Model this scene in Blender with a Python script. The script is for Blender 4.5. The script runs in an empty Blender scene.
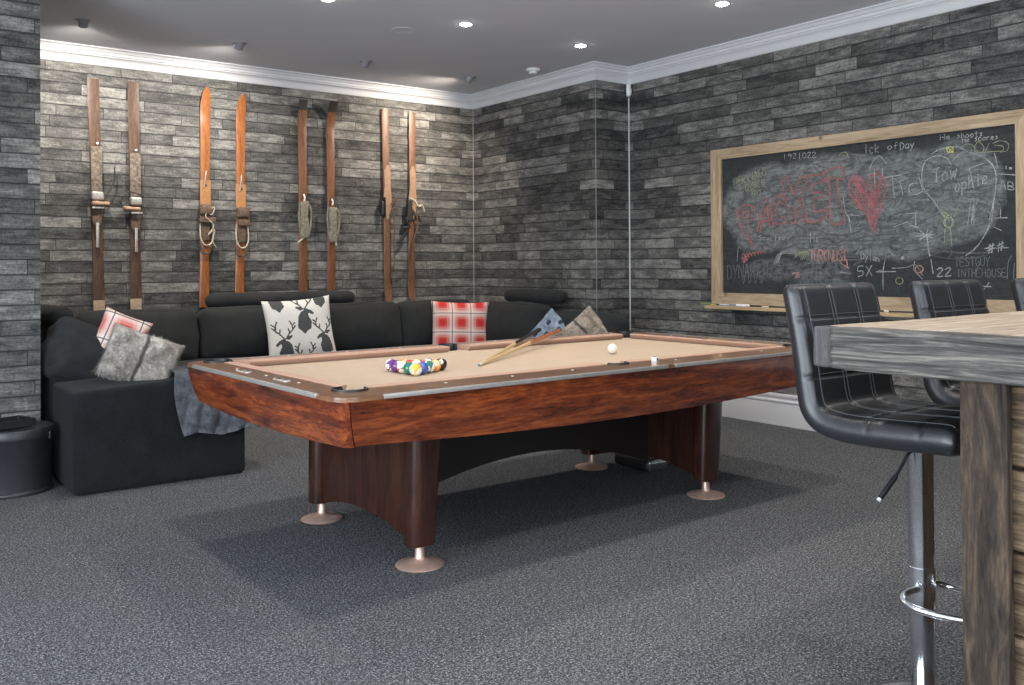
import bpy, bmesh, math, random
from mathutils import Vector, Matrix, noise
from mathutils.geometry import tessellate_polygon
random.seed(7)
R = math.radians
SC = bpy.context.scene
COL = SC.collection

# ------------------------------------------------------------ camera, world, exposure
cd = bpy.data.cameras.new('camera')
cam = bpy.data.objects.new('camera', cd)
COL.objects.link(cam)
SC.camera = cam
cd.sensor_width = 36.0
cd.lens = 918.6 * 36.0 / 1024.0
cd.shift_y = (256.1 - 342.5) / 1024.0
cd.clip_start = 0.05
# camera axes in world space (columns: right, up, backward), fitted to the room's lines
_r = Vector((0.79939083, -0.60078393, -0.00574183))
_d = Vector((0.00130322, 0.01129065, -0.99993541))
_f = Vector((0.60080995, 0.79933172, 0.00980859))
cam.matrix_world = Matrix(((_r.x, -_d.x, -_f.x, 0.0), (_r.y, -_d.y, -_f.y, 0.0), (_r.z, -_d.z, -_f.z, 1.245), (0, 0, 0, 1)))

SC.view_settings.view_transform = 'Standard'
SC.view_settings.look = 'None'
SC.view_settings.gamma = 1.0
SC.view_settings.use_curve_mapping = False
SC.view_settings.exposure = 0.08

wd = bpy.data.worlds.new('world')
SC.world = wd
wd.use_nodes = True
wd.node_tree.nodes['Background'].inputs[0].default_value = (0.75, 0.85, 1.0, 1)
wd.node_tree.nodes['Background'].inputs[1].default_value = 0.9

def area_light(name, loc, rot, sx, sy, power, color):
    ld = bpy.data.lights.new(name, 'AREA')
    ld.shape = 'RECTANGLE'; ld.size = sx; ld.size_y = sy
    ld.energy = power; ld.color = color
    o = bpy.data.objects.new(name, ld); COL.objects.link(o)
    o.location = loc; o.rotation_euler = rot
    return o

def spot_light(name, loc, target, power, angle, blend, color, radius=0.035):
    ld = bpy.data.lights.new(name, 'SPOT')
    ld.energy = power; ld.spot_size = R(angle); ld.spot_blend = blend
    ld.color = color; ld.shadow_soft_size = radius
    o = bpy.data.objects.new(name, ld); COL.objects.link(o)
    o.location = loc
    o.rotation_euler = (Vector(target) - Vector(loc)).to_track_quat('-Z', 'Y').to_euler()
    return o

CEIL = 3.02
COOL = (0.80, 0.90, 1.0)
DAY = (0.84, 0.92, 1.0)
WARM = (1.0, 0.86, 0.70)
NEUT = (1.0, 0.935, 0.85)
# daylight falling through the two tall windows of the left wall and the one behind the camera
area_light('window_daylight', (-2.75, 2.3, 1.35), (0, R(-90), 0), 2.0, 2.6, 245, DAY)
area_light('window_daylight', (-2.75, -0.9, 1.35), (0, R(-90), 0), 2.0, 2.0, 170, DAY)
area_light('window_daylight', (1.2, -2.55, 1.45), (R(-90), 0, R(180)), 3.4, 2.0, 150, DAY)
# ceiling lamps
DOWN = [(x, y) for y in (5.58, 4.12, 2.62, 1.12) for x in (1.55, 2.68, 3.78, 4.90)]
for i, (x, y) in enumerate(DOWN):
    spot_light('downlight_lamp', (x, y, CEIL - 0.02), (x, y, 0), 50, 118, 0.6, NEUT, 0.04)
# adjustable spots tilted towards the ski wall; the third is switched off
WASH = [(1.496, 7.10, (1.62, 8.0, 1.85), 125, NEUT), (2.652, 7.10, (2.50, 8.0, 1.85), 108, NEUT), (4.883, 7.12, (4.45, 8.0, 1.85), 150, WARM)]
for x, y, t, p, c in WASH:
    spot_light('wall_spot_lamp', (x, y + 0.03, CEIL - 0.060), t, p, 143, 1.0, c, 0.03)

# ------------------------------------------------------------ node materials
MATS = {}
class NT:
    def __init__(s, name):
        s.m = bpy.data.materials.new(name); s.m.use_nodes = True
        s.t = s.m.node_tree; s.b = s.t.nodes['Principled BSDF']
        MATS[name] = s.m
    def n(s, typ, **kw):
        nd = s.t.nodes.new(typ)
        for k, v in kw.items():
            if k.startswith('i_'): nd.inputs[k[2:].replace('_', ' ')].default_value = v
            else: setattr(nd, k, v)
        return nd
    def l(s, a, b): s.t.links.new(a, b)
    def coord(s, kind='Object', scale=(1, 1, 1), rot=(0, 0, 0), loc=(0, 0, 0)):
        tc = s.n('ShaderNodeTexCoord'); mp = s.n('ShaderNodeMapping')
        mp.inputs['Scale'].default_value = scale; mp.inputs['Rotation'].default_value = rot; mp.inputs['Location'].default_value = loc
        s.l(tc.outputs[kind], mp.inputs[0]); return mp.outputs[0]
    def noise(s, vec, scale, detail=4, rough=0.6, dist=0.0, out='Fac'):
        nd = s.n('ShaderNodeTexNoise'); nd.inputs['Scale'].default_value = scale
        nd.inputs['Detail'].default_value = detail; nd.inputs['Roughness'].default_value = rough; nd.inputs['Distortion'].default_value = dist
        if vec is not None: s.l(vec, nd.inputs['Vector'])
        return nd.outputs[out]
    def ramp(s, fac, stops):
        nd = s.n('ShaderNodeValToRGB'); cr = nd.color_ramp
        while len(cr.elements) < len(stops): cr.elements.new(0.5)
        for e, (p, c) in zip(cr.elements, stops):
            e.position = p; e.color = (c, c, c, 1) if isinstance(c, (int, float)) else (*c, 1)
        s.l(fac, nd.inputs[0]); return nd.outputs[0]
    def math(s, op, a, b=None, c=None):
        nd = s.n('ShaderNodeMath', operation=op)
        for i, v in enumerate((a, b, c)):
            if v is None: continue
            if isinstance(v, (int, float)): nd.inputs[i].default_value = v
            else: s.l(v, nd.inputs[i])
        return nd.outputs[0]
    def mix(s, fac, a, b, mode='MIX'):
        nd = s.n('ShaderNodeMix', data_type='RGBA', blend_type=mode)
        for i, v in ((0, fac), (6, a), (7, b)):
            if isinstance(v, (int, float)): nd.inputs[i].default_value = v
            elif isinstance(v, tuple): nd.inputs[i].default_value = (*v, 1)
            else: s.l(v, nd.inputs[i])
        return nd.outputs[2]
    def bump(s, h, strength=0.3, dist=0.01):
        nd = s.n('ShaderNodeBump'); nd.inputs['Strength'].default_value = strength; nd.inputs['Distance'].default_value = dist
        s.l(h, nd.inputs['Height']); s.l(nd.outputs[0], s.b.inputs['Normal'])
    def set(s, **kw):
        for k, v in kw.items():
            key = k.replace('_', ' ')
            if key == 'Base Color' and isinstance(v, tuple): v = (*v, 1)
            if hasattr(v, 'links') or hasattr(v, 'is_linked'): s.l(v, s.b.inputs[key])
            else: s.b.inputs[key].default_value = v
        return s.m

def plain(name, col, rough=0.5, metal=0.0, var=0.12, scale=30, coat=0.0, bump=0.0, spec=0.5):
    t = NT(name); v = t.coord()
    f = t.noise(v, scale, 3)
    lo = tuple(c * (1 - var) for c in col); hi = tuple(min(1, c * (1 + var)) for c in col)
    t.set(Base_Color=t.ramp(f, [(0.3, lo), (0.7, hi)]), Roughness=rough, Metallic=metal, Coat_Weight=coat)
    t.b.inputs['Specular IOR Level'].default_value = spec
    if bump: t.bump(f, bump, 0.005)
    return t.m

def wood(name, dark, mid, light, axis=0, rough=0.35, coat=0.0, scale=1.0, stretch=9.0, bump=0.1, knots=False, spec=0.5):
    t = NT(name)
    sc = [stretch * 1.0] * 3; sc[axis] = 1.0
    v = t.coord(scale=tuple(a * scale for a in sc))
    big = t.noise(v, 1.6, 6, 0.62, 1.2)
    fine = t.noise(v, 9.0, 8, 0.7, 0.4)
    f = t.math('ADD', t.math('MULTIPLY', big, 0.62), t.math('MULTIPLY', fine, 0.38))
    c = t.ramp(f, [(0.36, dark), (0.5, mid), (0.66, light)])
    if knots:
        kv = t.coord(scale=(3, 3, 3)); k = t.n('ShaderNodeTexVoronoi'); k.inputs['Scale'].default_value = 1.3; t.l(kv, k.inputs['Vector'])
        kf = t.ramp(k.outputs['Distance'], [(0.03, 1.0), (0.10, 0.0)])
        c = t.mix(kf, c, tuple(x * 0.45 for x in mid))
    t.set(Base_Color=c, Roughness=rough, Coat_Weight=coat, Coat_Roughness=0.12)
    t.b.inputs['Specular IOR Level'].default_value = spec
    if bump: t.bump(fine, bump, 0.003)
    return t.m

def make_wallpaper():
    t = NT('plank_wallpaper')
    tc = t.n('ShaderNodeTexCoord'); sp = t.n('ShaderNodeSeparateXYZ'); t.l(tc.outputs['Object'], sp.inputs[0])
    u = t.math('ADD', sp.outputs[0], sp.outputs[1])          # runs along every axis-aligned wall
    z = t.math('DIVIDE', t.math('SUBTRACT', sp.outputs[2], 0.7585), 0.0893)
    row = t.math('FLOOR', z); fz = t.math('FRACT', z)
    r6 = t.math('MODULO', t.math('ADD', row, 60), 6)
    def rnd(a, k):                                            # hash of a number
        return t.math('FRACT', t.math('MULTIPLY', t.math('SINE', t.math('MULTIPLY_ADD', a, 12.9898, k)), 4375.85))
    off = rnd(r6, 1.3)
    L = 0.98
    uu = t.math('ADD', t.math('DIVIDE', u, L), off)
    cell = t.math('FLOOR', uu); fu = t.math('FRACT', uu)
    split = t.math('MULTIPLY_ADD', rnd(r6, 7.7), 0.30, 0.35)
    second = t.math('GREATER_THAN', fu, split)
    # distance to the nearest joint
    d1 = t.math('MINIMUM', fu, t.math('SUBTRACT', 1.0, fu))
    d2 = t.math('ABSOLUTE', t.math('SUBTRACT', fu, split))
    dj = t.math('MULTIPLY', t.math('MINIMUM', d1, d2), L)
    dz = t.math('MULTIPLY', t.math('MINIMUM', fz, t.math('SUBTRACT', 1.0, fz)), 0.0893)
    pid = t.math('ADD', t.math('MULTIPLY', row, 3.17), t.math('ADD', t.math('MULTIPLY', cell, 5.31), t.math('MULTIPLY', second, 2.09)))
    tone = rnd(pid, 0.4)
    cv = t.n('ShaderNodeCombineXYZ'); t.l(u, cv.inputs[0]); t.l(pid, cv.inputs[1]); t.l(sp.outputs[2], cv.inputs[2])
    m1 = t.n('ShaderNodeMapping'); m1.inputs['Scale'].default_value = (9, 1, 150); t.l(cv.outputs[0], m1.inputs[0])
    grain = t.noise(m1.outputs[0], 1.0, 7, 0.72, 0.3)
    m2 = t.n('ShaderNodeMapping'); m2.inputs['Scale'].default_value = (5.5, 1, 16); t.l(cv.outputs[0], m2.inputs[0])
    blot = t.noise(m2.outputs[0], 1.0, 5, 0.65, 0.5)
    m3 = t.n('ShaderNodeMapping'); m3.inputs['Scale'].default_value = (70, 1, 55); t.l(cv.outputs[0], m3.inputs[0])
    speck = t.noise(m3.outputs[0], 1.0, 5, 0.75)
    edge = t.ramp(dz, [(0.0, 0.6), (0.010, 1.0)])            # worn darker rims printed along each board
    v = t.math('MULTIPLY_ADD', tone, 0.26, 0.19)
    v = t.math('ADD', v, t.math('MULTIPLY', t.math('SUBTRACT', blot, 0.5), 0.72))
    v = t.math('ADD', v, t.math('MULTIPLY', t.math('SUBTRACT', grain, 0.5), 0.62))
    v = t.math('ADD', v, t.math('MULTIPLY', t.math('SUBTRACT', speck, 0.5), 0.48))
    v = t.math('MULTIPLY', v, edge)
    c = t.ramp(v, [(0.0, (0.012, 0.013, 0.014)), (0.12, (0.030, 0.030, 0.029)), (0.34, (0.103, 0.101, 0.095)), (0.60, (0.31, 0.302, 0.280))])
    gap = t.math('MAXIMUM', t.math('LESS_THAN', dj, 0.0022), t.math('LESS_THAN', dz, 0.0026))
    c = t.mix(gap, c, (0.012, 0.013, 0.015))
    # pairs of nail heads at the ends of some boards
    nd_u = t.math('ABSOLUTE', t.math('SUBTRACT', dj, 0.016))
    nd_z = t.math('ABSOLUTE', t.math('SUBTRACT', dz, 0.017))
    nail = t.math('MULTIPLY', t.math('LESS_THAN', t.math('ADD', t.math('POWER', nd_u, 2), t.math('POWER', nd_z, 2)), 0.0000085), t.math('GREATER_THAN', tone, 0.6))
    c = t.mix(nail, c, (0.01, 0.01, 0.01))
    t.set(Base_Color=c, Roughness=0.72)
    t.b.inputs['Specular IOR Level'].default_value = 0.25
    t.bump(v, 0.15, 0.003)
    return t.m

def make_carpet():
    t = NT('carpet')
    v = t.coord()
    vo = t.n('ShaderNodeTexVoronoi'); vo.inputs['Scale'].default_value = 105; vo.inputs['Randomness'].default_value = 0.75; t.l(v, vo.inputs['Vector'])
    sp = t.noise(v, 190, 2, 0.8); n2 = t.noise(v, 95, 2, 0.7); n3 = t.noise(v, 1.5, 3)
    f = t.math('ADD', t.math('MULTIPLY', sp, 0.55), t.math('MULTIPLY', n2, 0.45))
    c = t.ramp(f, [(0.42, (0.028, 0.029, 0.032)), (0.5, (0.145, 0.149, 0.158)), (0.60, (0.50, 0.51, 0.53))])
    c = t.mix(t.ramp(vo.outputs['Distance'], [(0.0, 0.0), (0.70, 0.70)]), c, (0.015, 0.016, 0.018))
    c = t.mix(t.math('MULTIPLY', n3, 0.25), c, (0.11, 0.113, 0.12))
    t.set(Base_Color=c, Roughness=0.95)
    t.b.inputs['Specular IOR Level'].default_value = 0.1
    t.bump(t.math('SUBTRACT', f, vo.outputs['Distance']), 0.7, 0.006)
    return t.m

def make_fabric(name, c0, c1, axis_scale=(300, 300, 300), rough=0.95, bump=0.4, weave=True):
    t = NT(name); v = t.coord(scale=(1, 1, 1))
    m = t.coord(scale=axis_scale)
    f = t.noise(m, 1.0, 4, 0.7)
    g = t.noise(v, 7, 4)
    f2 = t.math('ADD', t.math('MULTIPLY', f, 0.75), t.math('MULTIPLY', g, 0.25))
    t.set(Base_Color=t.ramp(f2, [(0.35, c0), (0.65, c1)]), Roughness=rough, Sheen_Weight=0.04)
    t.b.inputs['Specular IOR Level'].default_value = 0.15
    if bump: t.bump(f, bump, 0.002)
    return t.m

def make_plaid(name='plaid_cotton'):
    t = NT(name); tc = t.n('ShaderNodeTexCoord'); sp = t.n('ShaderNodeSeparateXYZ'); t.l(tc.outputs['Object'], sp.inputs[0])
    P = 0.178
    def band(o, ph):
        x = t.math('FRACT', t.math('MULTIPLY_ADD', o, 1 / P, ph))
        d = t.math('ABSOLUTE', t.math('SUBTRACT', x, 0.5))      # 0 at the heart of a red block, .5 at its border
        return t.ramp(d, [(0.10, 1.0), (0.26, 0.80), (0.36, 0.28), (0.44, 0.10)]), t.math('GREATER_THAN', d, 0.478), t.math('LESS_THAN', t.math('ABSOLUTE', t.math('SUBTRACT', d, 0.25)), 0.014)
    a, la, wa = band(sp.outputs[0], 0.5); b, lb, wb = band(sp.outputs[1], 0.27)
    red = t.math('POWER', t.math('MULTIPLY', a, b), 0.5)
    c = t.mix(red, (0.74, 0.70, 0.63), (0.52, 0.030, 0.026))
    c = t.mix(t.math('MULTIPLY', t.math('MAXIMUM', wa, wb), 0.45), c, (0.75, 0.55, 0.42))
    c = t.mix(t.math('MULTIPLY', t.math('MAXIMUM', la, lb), 0.85), c, (0.03, 0.035, 0.06))
    t.set(Base_Color=c, Roughness=0.9); t.b.inputs['Specular IOR Level'].default_value = 0.2
    t.bump(t.noise(t.coord(), 400, 2), 0.3, 0.002)
    return t.m

def make_fur(name, cols, sc=1.0):
    t = NT(name); v = t.coord(scale=(sc, sc, sc))
    f = t.noise(v, 9, 5, 0.65, 0.8); g = t.noise(v, 60, 4, 0.8)
    f = t.math('ADD', t.math('MULTIPLY', f, 0.6), t.math('MULTIPLY', g, 0.4))
    c = t.ramp(f, [(0.32, cols[0]), (0.46, cols[1]), (0.62, cols[2])])
    tc = t.n('ShaderNodeTexCoord'); sp = t.n('ShaderNodeSeparateXYZ'); t.l(tc.outputs['Object'], sp.inputs[0])
    w = t.math('ADD', sp.outputs[0], t.math('MULTIPLY', t.noise(v, 5, 3), 0.06))
    s = t.math('ABSOLUTE', t.math('SUBTRACT', t.math('FRACT', t.math('MULTIPLY_ADD', w, 4.6, 0.32)), 0.5))
    c = t.mix(t.ramp(s, [(0.03, 0.85), (0.08, 0.0)]), c, (0.03, 0.026, 0.024))
    t.set(Base_Color=c, Roughness=0.9, Sheen_Weight=0.25); t.b.inputs['Specular IOR Level'].default_value = 0.15
    t.bump(g, 0.6, 0.006)
    return t.m

def make_board():
    t = NT('chalkboard_slate')
    tc = t.n('ShaderNodeTexCoord'); sp = t.n('ShaderNodeSeparateXYZ'); t.l(tc.outputs['Object'], sp.inputs[0])
    y, z = sp.outputs[1], sp.outputs[2]
    wv = t.coord(scale=(1, 1, 1))
    wob = t.noise(wv, 2.6, 4, 0.6, 0.5)
    def ell(cy, cz, ry, rz, soft=0.25):
        a = t.math('POWER', t.math('DIVIDE', t.math('SUBTRACT', y, cy), ry), 2); b = t.math('POWER', t.math('DIVIDE', t.math('SUBTRACT', z, cz), rz), 2)
        d = t.math('ADD', t.math('ADD', a, b), t.math('MULTIPLY', t.math('SUBTRACT', wob, 0.5), 0.9))
        return t.ramp(d, [(1.0 - soft, 1.0), (1.0, 0.0)])
    m = ell(4.55, 1.68, 0.44, 0.36)
    for e in ((4.05, 1.66, 0.62, 0.40), (3.45, 1.64, 0.62, 0.40), (3.05, 1.70, 0.34, 0.36), (3.75, 1.90, 0.35, 0.13)):
        m = t.math('MAXIMUM', m, ell(*e))
    m2 = t.math('MAXIMUM', ell(4.05, 1.17, 0.28, 0.14, 0.6), ell(4.45, 1.20, 0.30, 0.10, 0.8))
    # swirled wiping strokes
    sv = t.coord(scale=(1, 0.9, 3.4), rot=(0.25, 0, 0))
    st = t.noise(sv, 4.0, 9, 0.75, 2.6)
    st2 = t.noise(wv, 9.0, 6, 0.7, 3.0)
    streak = t.ramp(t.math('ADD', t.math('MULTIPLY', st, 0.6), t.math('MULTIPLY', st2, 0.4)), [(0.40, 0.0), (0.62, 1.0)])
    dust = t.math('ADD', t.math('MULTIPLY', m, t.math('MULTIPLY_ADD', streak, 0.55, 0.10)), t.math('MULTIPLY', m2, t.math('MULTIPLY', streak, 0.45)))
    dust = t.math('ADD', dust, t.math('MULTIPLY', streak, 0.10))
    c = t.mix(dust, (0.020, 0.023, 0.024), (0.27, 0.285, 0.28))
    t.set(Base_Color=c, Roughness=0.8); t.b.inputs['Specular IOR Level'].default_value = 0.25
    return t.m

def make_chalk(name, col):
    t = NT(name); v = t.coord()
    f = t.noise(v, 220, 3, 0.7); g = t.noise(v, 14, 3)
    k = t.math('MULTIPLY', t.ramp(f, [(0.35, 0.15), (0.6, 1.0)]), t.ramp(g, [(0.3, 0.45), (0.65, 1.0)]))
    t.set(Base_Color=t.mix(k, (0.05, 0.052, 0.052), col), Roughness=1.0)
    t.b.inputs['Specular IOR Level'].default_value = 0.05
    return t.m

def emit(name, col, s):
    t = NT(name); t.set(Base_Color=(0.9, 0.9, 0.9)); t.b.inputs['Emission Color'].default_value = (*col, 1); t.b.inputs['Emission Strength'].default_value = s
    return t.m

M_WALL = make_wallpaper()
M_CARPET = make_carpet()
M_CEIL = plain('ceiling_paint', (0.64, 0.65, 0.69), 0.9, var=0.01, scale=3)
M_TRIM = plain('white_trim_paint', (0.64, 0.64, 0.66), 0.45, var=0.02, scale=6)
M_BEAD = plain('grey_corner_bead', (0.42, 0.42, 0.42), 0.5, var=0.1)
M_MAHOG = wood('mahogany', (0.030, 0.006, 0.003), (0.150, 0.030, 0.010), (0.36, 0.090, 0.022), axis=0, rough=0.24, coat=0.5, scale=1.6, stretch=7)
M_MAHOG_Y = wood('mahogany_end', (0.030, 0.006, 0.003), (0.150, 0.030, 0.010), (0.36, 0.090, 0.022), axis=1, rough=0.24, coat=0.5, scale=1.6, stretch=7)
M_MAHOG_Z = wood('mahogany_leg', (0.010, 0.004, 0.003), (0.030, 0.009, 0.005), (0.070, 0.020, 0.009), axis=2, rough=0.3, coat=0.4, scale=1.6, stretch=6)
M_RAIL = wood('rail_wood', (0.10, 0.045, 0.022), (0.19, 0.090, 0.045), (0.29, 0.145, 0.08), axis=0, rough=0.28, coat=0.6, scale=2, stretch=8)
M_DARKBEAM = plain('dark_beam', (0.012, 0.008, 0.007), 0.6)
M_FELT = make_fabric('tan_cloth', (0.40, 0.305, 0.215), (0.475, 0.365, 0.265), (500, 500, 500), 0.95, 0.1)
M_FELT2 = make_fabric('cushion_cloth', (0.38, 0.235, 0.17), (0.45, 0.29, 0.215), (500, 500, 500), 0.9, 0.1)
M_ALU = plain('brushed_aluminium', (0.40, 0.38, 0.355), 0.36, 0.5)
M_COPPER = plain('bronzed_metal', (0.60, 0.41, 0.335), 0.40, 0.6)
M_BLACK = plain('black_plastic', (0.012, 0.012, 0.014), 0.45)
M_CHROME = plain('chrome', (0.82, 0.83, 0.85), 0.19, 1.0, var=0.02)
M_PEARL = plain('pearl_inlay', (0.75, 0.7, 0.62), 0.3)
M_LEATHER = plain('black_leatherette', (0.014, 0.015, 0.017), 0.38, var=0.2, scale=160, bump=0.12, spec=0.6)
M_STITCH = plain('grey_stitching', (0.075, 0.08, 0.085), 0.6)
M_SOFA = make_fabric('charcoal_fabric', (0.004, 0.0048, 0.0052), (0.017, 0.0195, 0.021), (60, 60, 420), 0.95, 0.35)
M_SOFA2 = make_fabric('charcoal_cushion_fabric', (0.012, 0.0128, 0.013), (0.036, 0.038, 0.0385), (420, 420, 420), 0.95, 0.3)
M_THROW = make_fabric('grey_plush', (0.07, 0.078, 0.09), (0.27, 0.29, 0.32), (25, 25, 25), 0.8, 0.5)
M_PLAID = make_plaid()
M_DEERW = make_fabric('off_white_linen', (0.56, 0.54, 0.50), (0.70, 0.68, 0.64), (300, 300, 300), 0.95, 0.2)
M_DEERB = make_fabric('charcoal_print', (0.05, 0.052, 0.05), (0.085, 0.088, 0.085), (300, 300, 300), 0.95, 0.1)
M_FUR = make_fur('grey_fur', ((0.08, 0.070, 0.062), (0.27, 0.245, 0.215), (0.60, 0.565, 0.52)))
M_FUR2 = make_fur('brown_fur', ((0.06, 0.05, 0.042), (0.26, 0.215, 0.165), (0.50, 0.44, 0.36)), 1.3)
M_BLUE = plain('blue_grey_cotton', (0.20, 0.245, 0.31), 0.9, var=0.5, scale=16)
M_NAVY = plain('navy_print', (0.025, 0.035, 0.06), 0.9)
M_PINE = wood('reclaimed_pine', (0.22, 0.155, 0.095), (0.38, 0.285, 0.185), (0.50, 0.40, 0.28), axis=1, rough=0.75, scale=1.0, stretch=12, knots=True, spec=0.2)
M_PINE_V = wood('reclaimed_pine_upright', (0.22, 0.145, 0.085), (0.38, 0.28, 0.175), (0.52, 0.41, 0.28), axis=2, rough=0.75, stretch=12, knots=True, spec=0.2)
M_BOARD = make_board()
M_BARTOP = wood('weathered_bar_top', (0.17, 0.125, 0.09), (0.36, 0.29, 0.22), (0.56, 0.48, 0.38), axis=0, rough=0.75, scale=1.2, stretch=14, bump=0.4, spec=0.25)
M_BARSIDE = wood('weathered_grey_beam', (0.022, 0.021, 0.020), (0.085, 0.080, 0.075), (0.27, 0.25, 0.215), axis=1, rough=0.85, scale=1.2, stretch=22, bump=1.0, spec=0.2)
M_BARLEG = wood('rough_post', (0.014, 0.011, 0.009), (0.042, 0.032, 0.025), (0.12, 0.082, 0.052), axis=2, rough=0.8, scale=2.2, stretch=6, bump=0.5, knots=True, spec=0.2)
M_BARPANEL = wood('rough_planks', (0.02, 0.015, 0.011), (0.11, 0.075, 0.045), (0.26, 0.18, 0.11), axis=1, rough=0.8, scale=2.0, stretch=10, bump=0.6, spec=0.2)
M_SKI = {
 'worn': wood('ski_worn_brown', (0.02, 0.011, 0.006), (0.068, 0.030, 0.013), (0.15, 0.070, 0.032), axis=2, rough=0.5, scale=3, stretch=9),
 'orange': wood('ski_orange', (0.13, 0.042, 0.010), (0.27, 0.088, 0.021), (0.37, 0.14, 0.04), axis=2, rough=0.35, scale=3, stretch=9, coat=0.3),
 'mid': wood('ski_mid_brown', (0.055, 0.022, 0.009), (0.15, 0.055, 0.020), (0.23, 0.095, 0.036), axis=2, rough=0.45, scale=3, stretch=9),
 'tan': wood('ski_tan', (0.07, 0.031, 0.016), (0.145, 0.066, 0.034), (0.22, 0.11, 0.065), axis=2, rough=0.45, scale=3, stretch=9)}
M_SKITIP = plain('worn_bare_wood', (0.40, 0.29, 0.19), 0.7, var=0.3, scale=40)
M_STEEL = plain('tarnished_steel', (0.42, 0.40, 0.36), 0.45, 0.7, var=0.4, scale=60)
M_STRAP = plain('brown_leather_strap', (0.10, 0.062, 0.038), 0.7, var=0.4, scale=50)
M_STRAPD = plain('dark_leather_strap', (0.022, 0.018, 0.016), 0.6, var=0.3)
M_STRAPL = plain('pale_cord', (0.46, 0.40, 0.30), 0.8, var=0.3, scale=80)
M_PLATE = plain('scuffed_foot_plate', (0.145, 0.115, 0.085), 0.7, var=0.7, scale=45)
M_WHITEP = plain('white_plastic', (0.72, 0.72, 0.72), 0.4, var=0.03)
M_GREYP = plain('grey_lamp_metal', (0.32, 0.32, 0.34), 0.4, 0.3)
M_BIN = plain('black_enamel', (0.018, 0.019, 0.022), 0.42, var=0.15)
M_LAMP = emit('lamp_glow', (1.0, 0.97, 0.92), 60.0)
M_GLASS = NT('window_glass'); M_GLASS = M_GLASS.set(Base_Color=(0.95, 0.97, 1.0), Roughness=0.0, Transmission_Weight=1.0)
CHALK = {'r': make_chalk('red_chalk', (0.50, 0.16, 0.17)), 'w': make_chalk('white_chalk', (0.50, 0.52, 0.49)), 'y': make_chalk('yellow_green_chalk', (0.42, 0.46, 0.27)),
 'Y': make_chalk('bright_yellow_chalk', (0.75, 0.72, 0.25)), 'p': make_chalk('pink_chalk', (0.62, 0.30, 0.28)), 'd': make_chalk('faint_chalk', (0.22, 0.235, 0.225)), 's': make_chalk('wiped_chalk', (0.135, 0.142, 0.14))}

# ------------------------------------------------------------ mesh helpers
def link(name, bm, mats, parent=None, loc=None, smooth=True, angle=40):
    me = bpy.data.meshes.new(name)
    bm.normal_update()
    bm.to_mesh(me); bm.free()
    for m in (mats if isinstance(mats, (list, tuple)) else [mats]): me.materials.append(m)
    if smooth:
        for p in me.polygons: p.use_smooth = True
        try: me.set_sharp_from_angle(angle=R(angle))
        except Exception: pass
    o = bpy.data.objects.new(name, me); COL.objects.link(o)
    if parent is not None: o.parent = parent
    if loc is not None: o.location = loc
    return o

def tag(o, label, cat, group=None, kind=None):
    if label: o['label'] = label
    if cat: o['category'] = cat
    if group: o['group'] = group
    if kind: o['kind'] = kind
    return o

def thing(name, label, cat, loc=(0, 0, 0), rotz=0.0, group=None):
    o = bpy.data.objects.new(name, None); COL.objects.link(o)
    o.location = loc; o.rotation_euler = (0, 0, rotz); o.empty_display_size = 0.1
    return tag(o, label, cat, group)

def structure(name, bm, mat, smooth=False):
    o = link(name, bm, mat, smooth=smooth); o['kind'] = 'structure'; return o

def dup(root, **kw):
    def cp(o, par):
        c = o.copy(); COL.objects.link(c); c.parent = par
        for ch in list(o.children): cp(ch, c)
        return c
    return cp(root, None)

def box(bm, x0, x1, y0, y1, z0, z1, bevel=0.0, seg=2, mat=0):
    r = bmesh.ops.create_cube(bm, size=1.0)
    vs = r['verts']
    for v in vs:
        v.co = Vector(((x0 + x1) / 2 + v.co.x * (x1 - x0), (y0 + y1) / 2 + v.co.y * (y1 - y0), (z0 + z1) / 2 + v.co.z * (z1 - z0)))
    fs = set(f for v in vs for f in v.link_faces)
    for f in fs: f.material_index = mat
    if bevel > 0:
        es = list(set(e for v in vs for e in v.link_edges))
        r2 = bmesh.ops.bevel(bm, geom=es, offset=bevel, segments=seg, affect='EDGES', profile=0.6)
        for f in r2['faces']: f.material_index = mat
    return bm

def nb(): return bmesh.new()

def boxm(*a, **k):
    bm = nb(); box(bm, *a, **k); return bm

def lathe(bm, prof, center=(0, 0, 0), seg=32, mat=0, axis='z'):
    rings = []
    c = Vector(center)
    for (r, z) in prof:
        ring = []
        for i in range(seg):
            a = 2 * math.pi * i / seg
            if axis == 'z': p = Vector((r * math.cos(a), r * math.sin(a), z))
            elif axis == 'x': p = Vector((z, r * math.cos(a), r * math.sin(a)))
            else: p = Vector((r * math.cos(a), z, r * math.sin(a)))
            ring.append(bm.verts.new(c + p))
        rings.append(ring)
    fs = []
    for a, b in zip(rings, rings[1:]):
        for i in range(seg):
            j = (i + 1) % seg
            fs.append(bm.faces.new((a[i], a[j], b[j], b[i])))
    for ring in (rings[0], rings[-1]):
        try: fs.append(bm.faces.new(ring))
        except Exception: pass
    for f in fs: f.material_index = mat
    bmesh.ops.recalc_face_normals(bm, faces=fs)
    return bm

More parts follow.
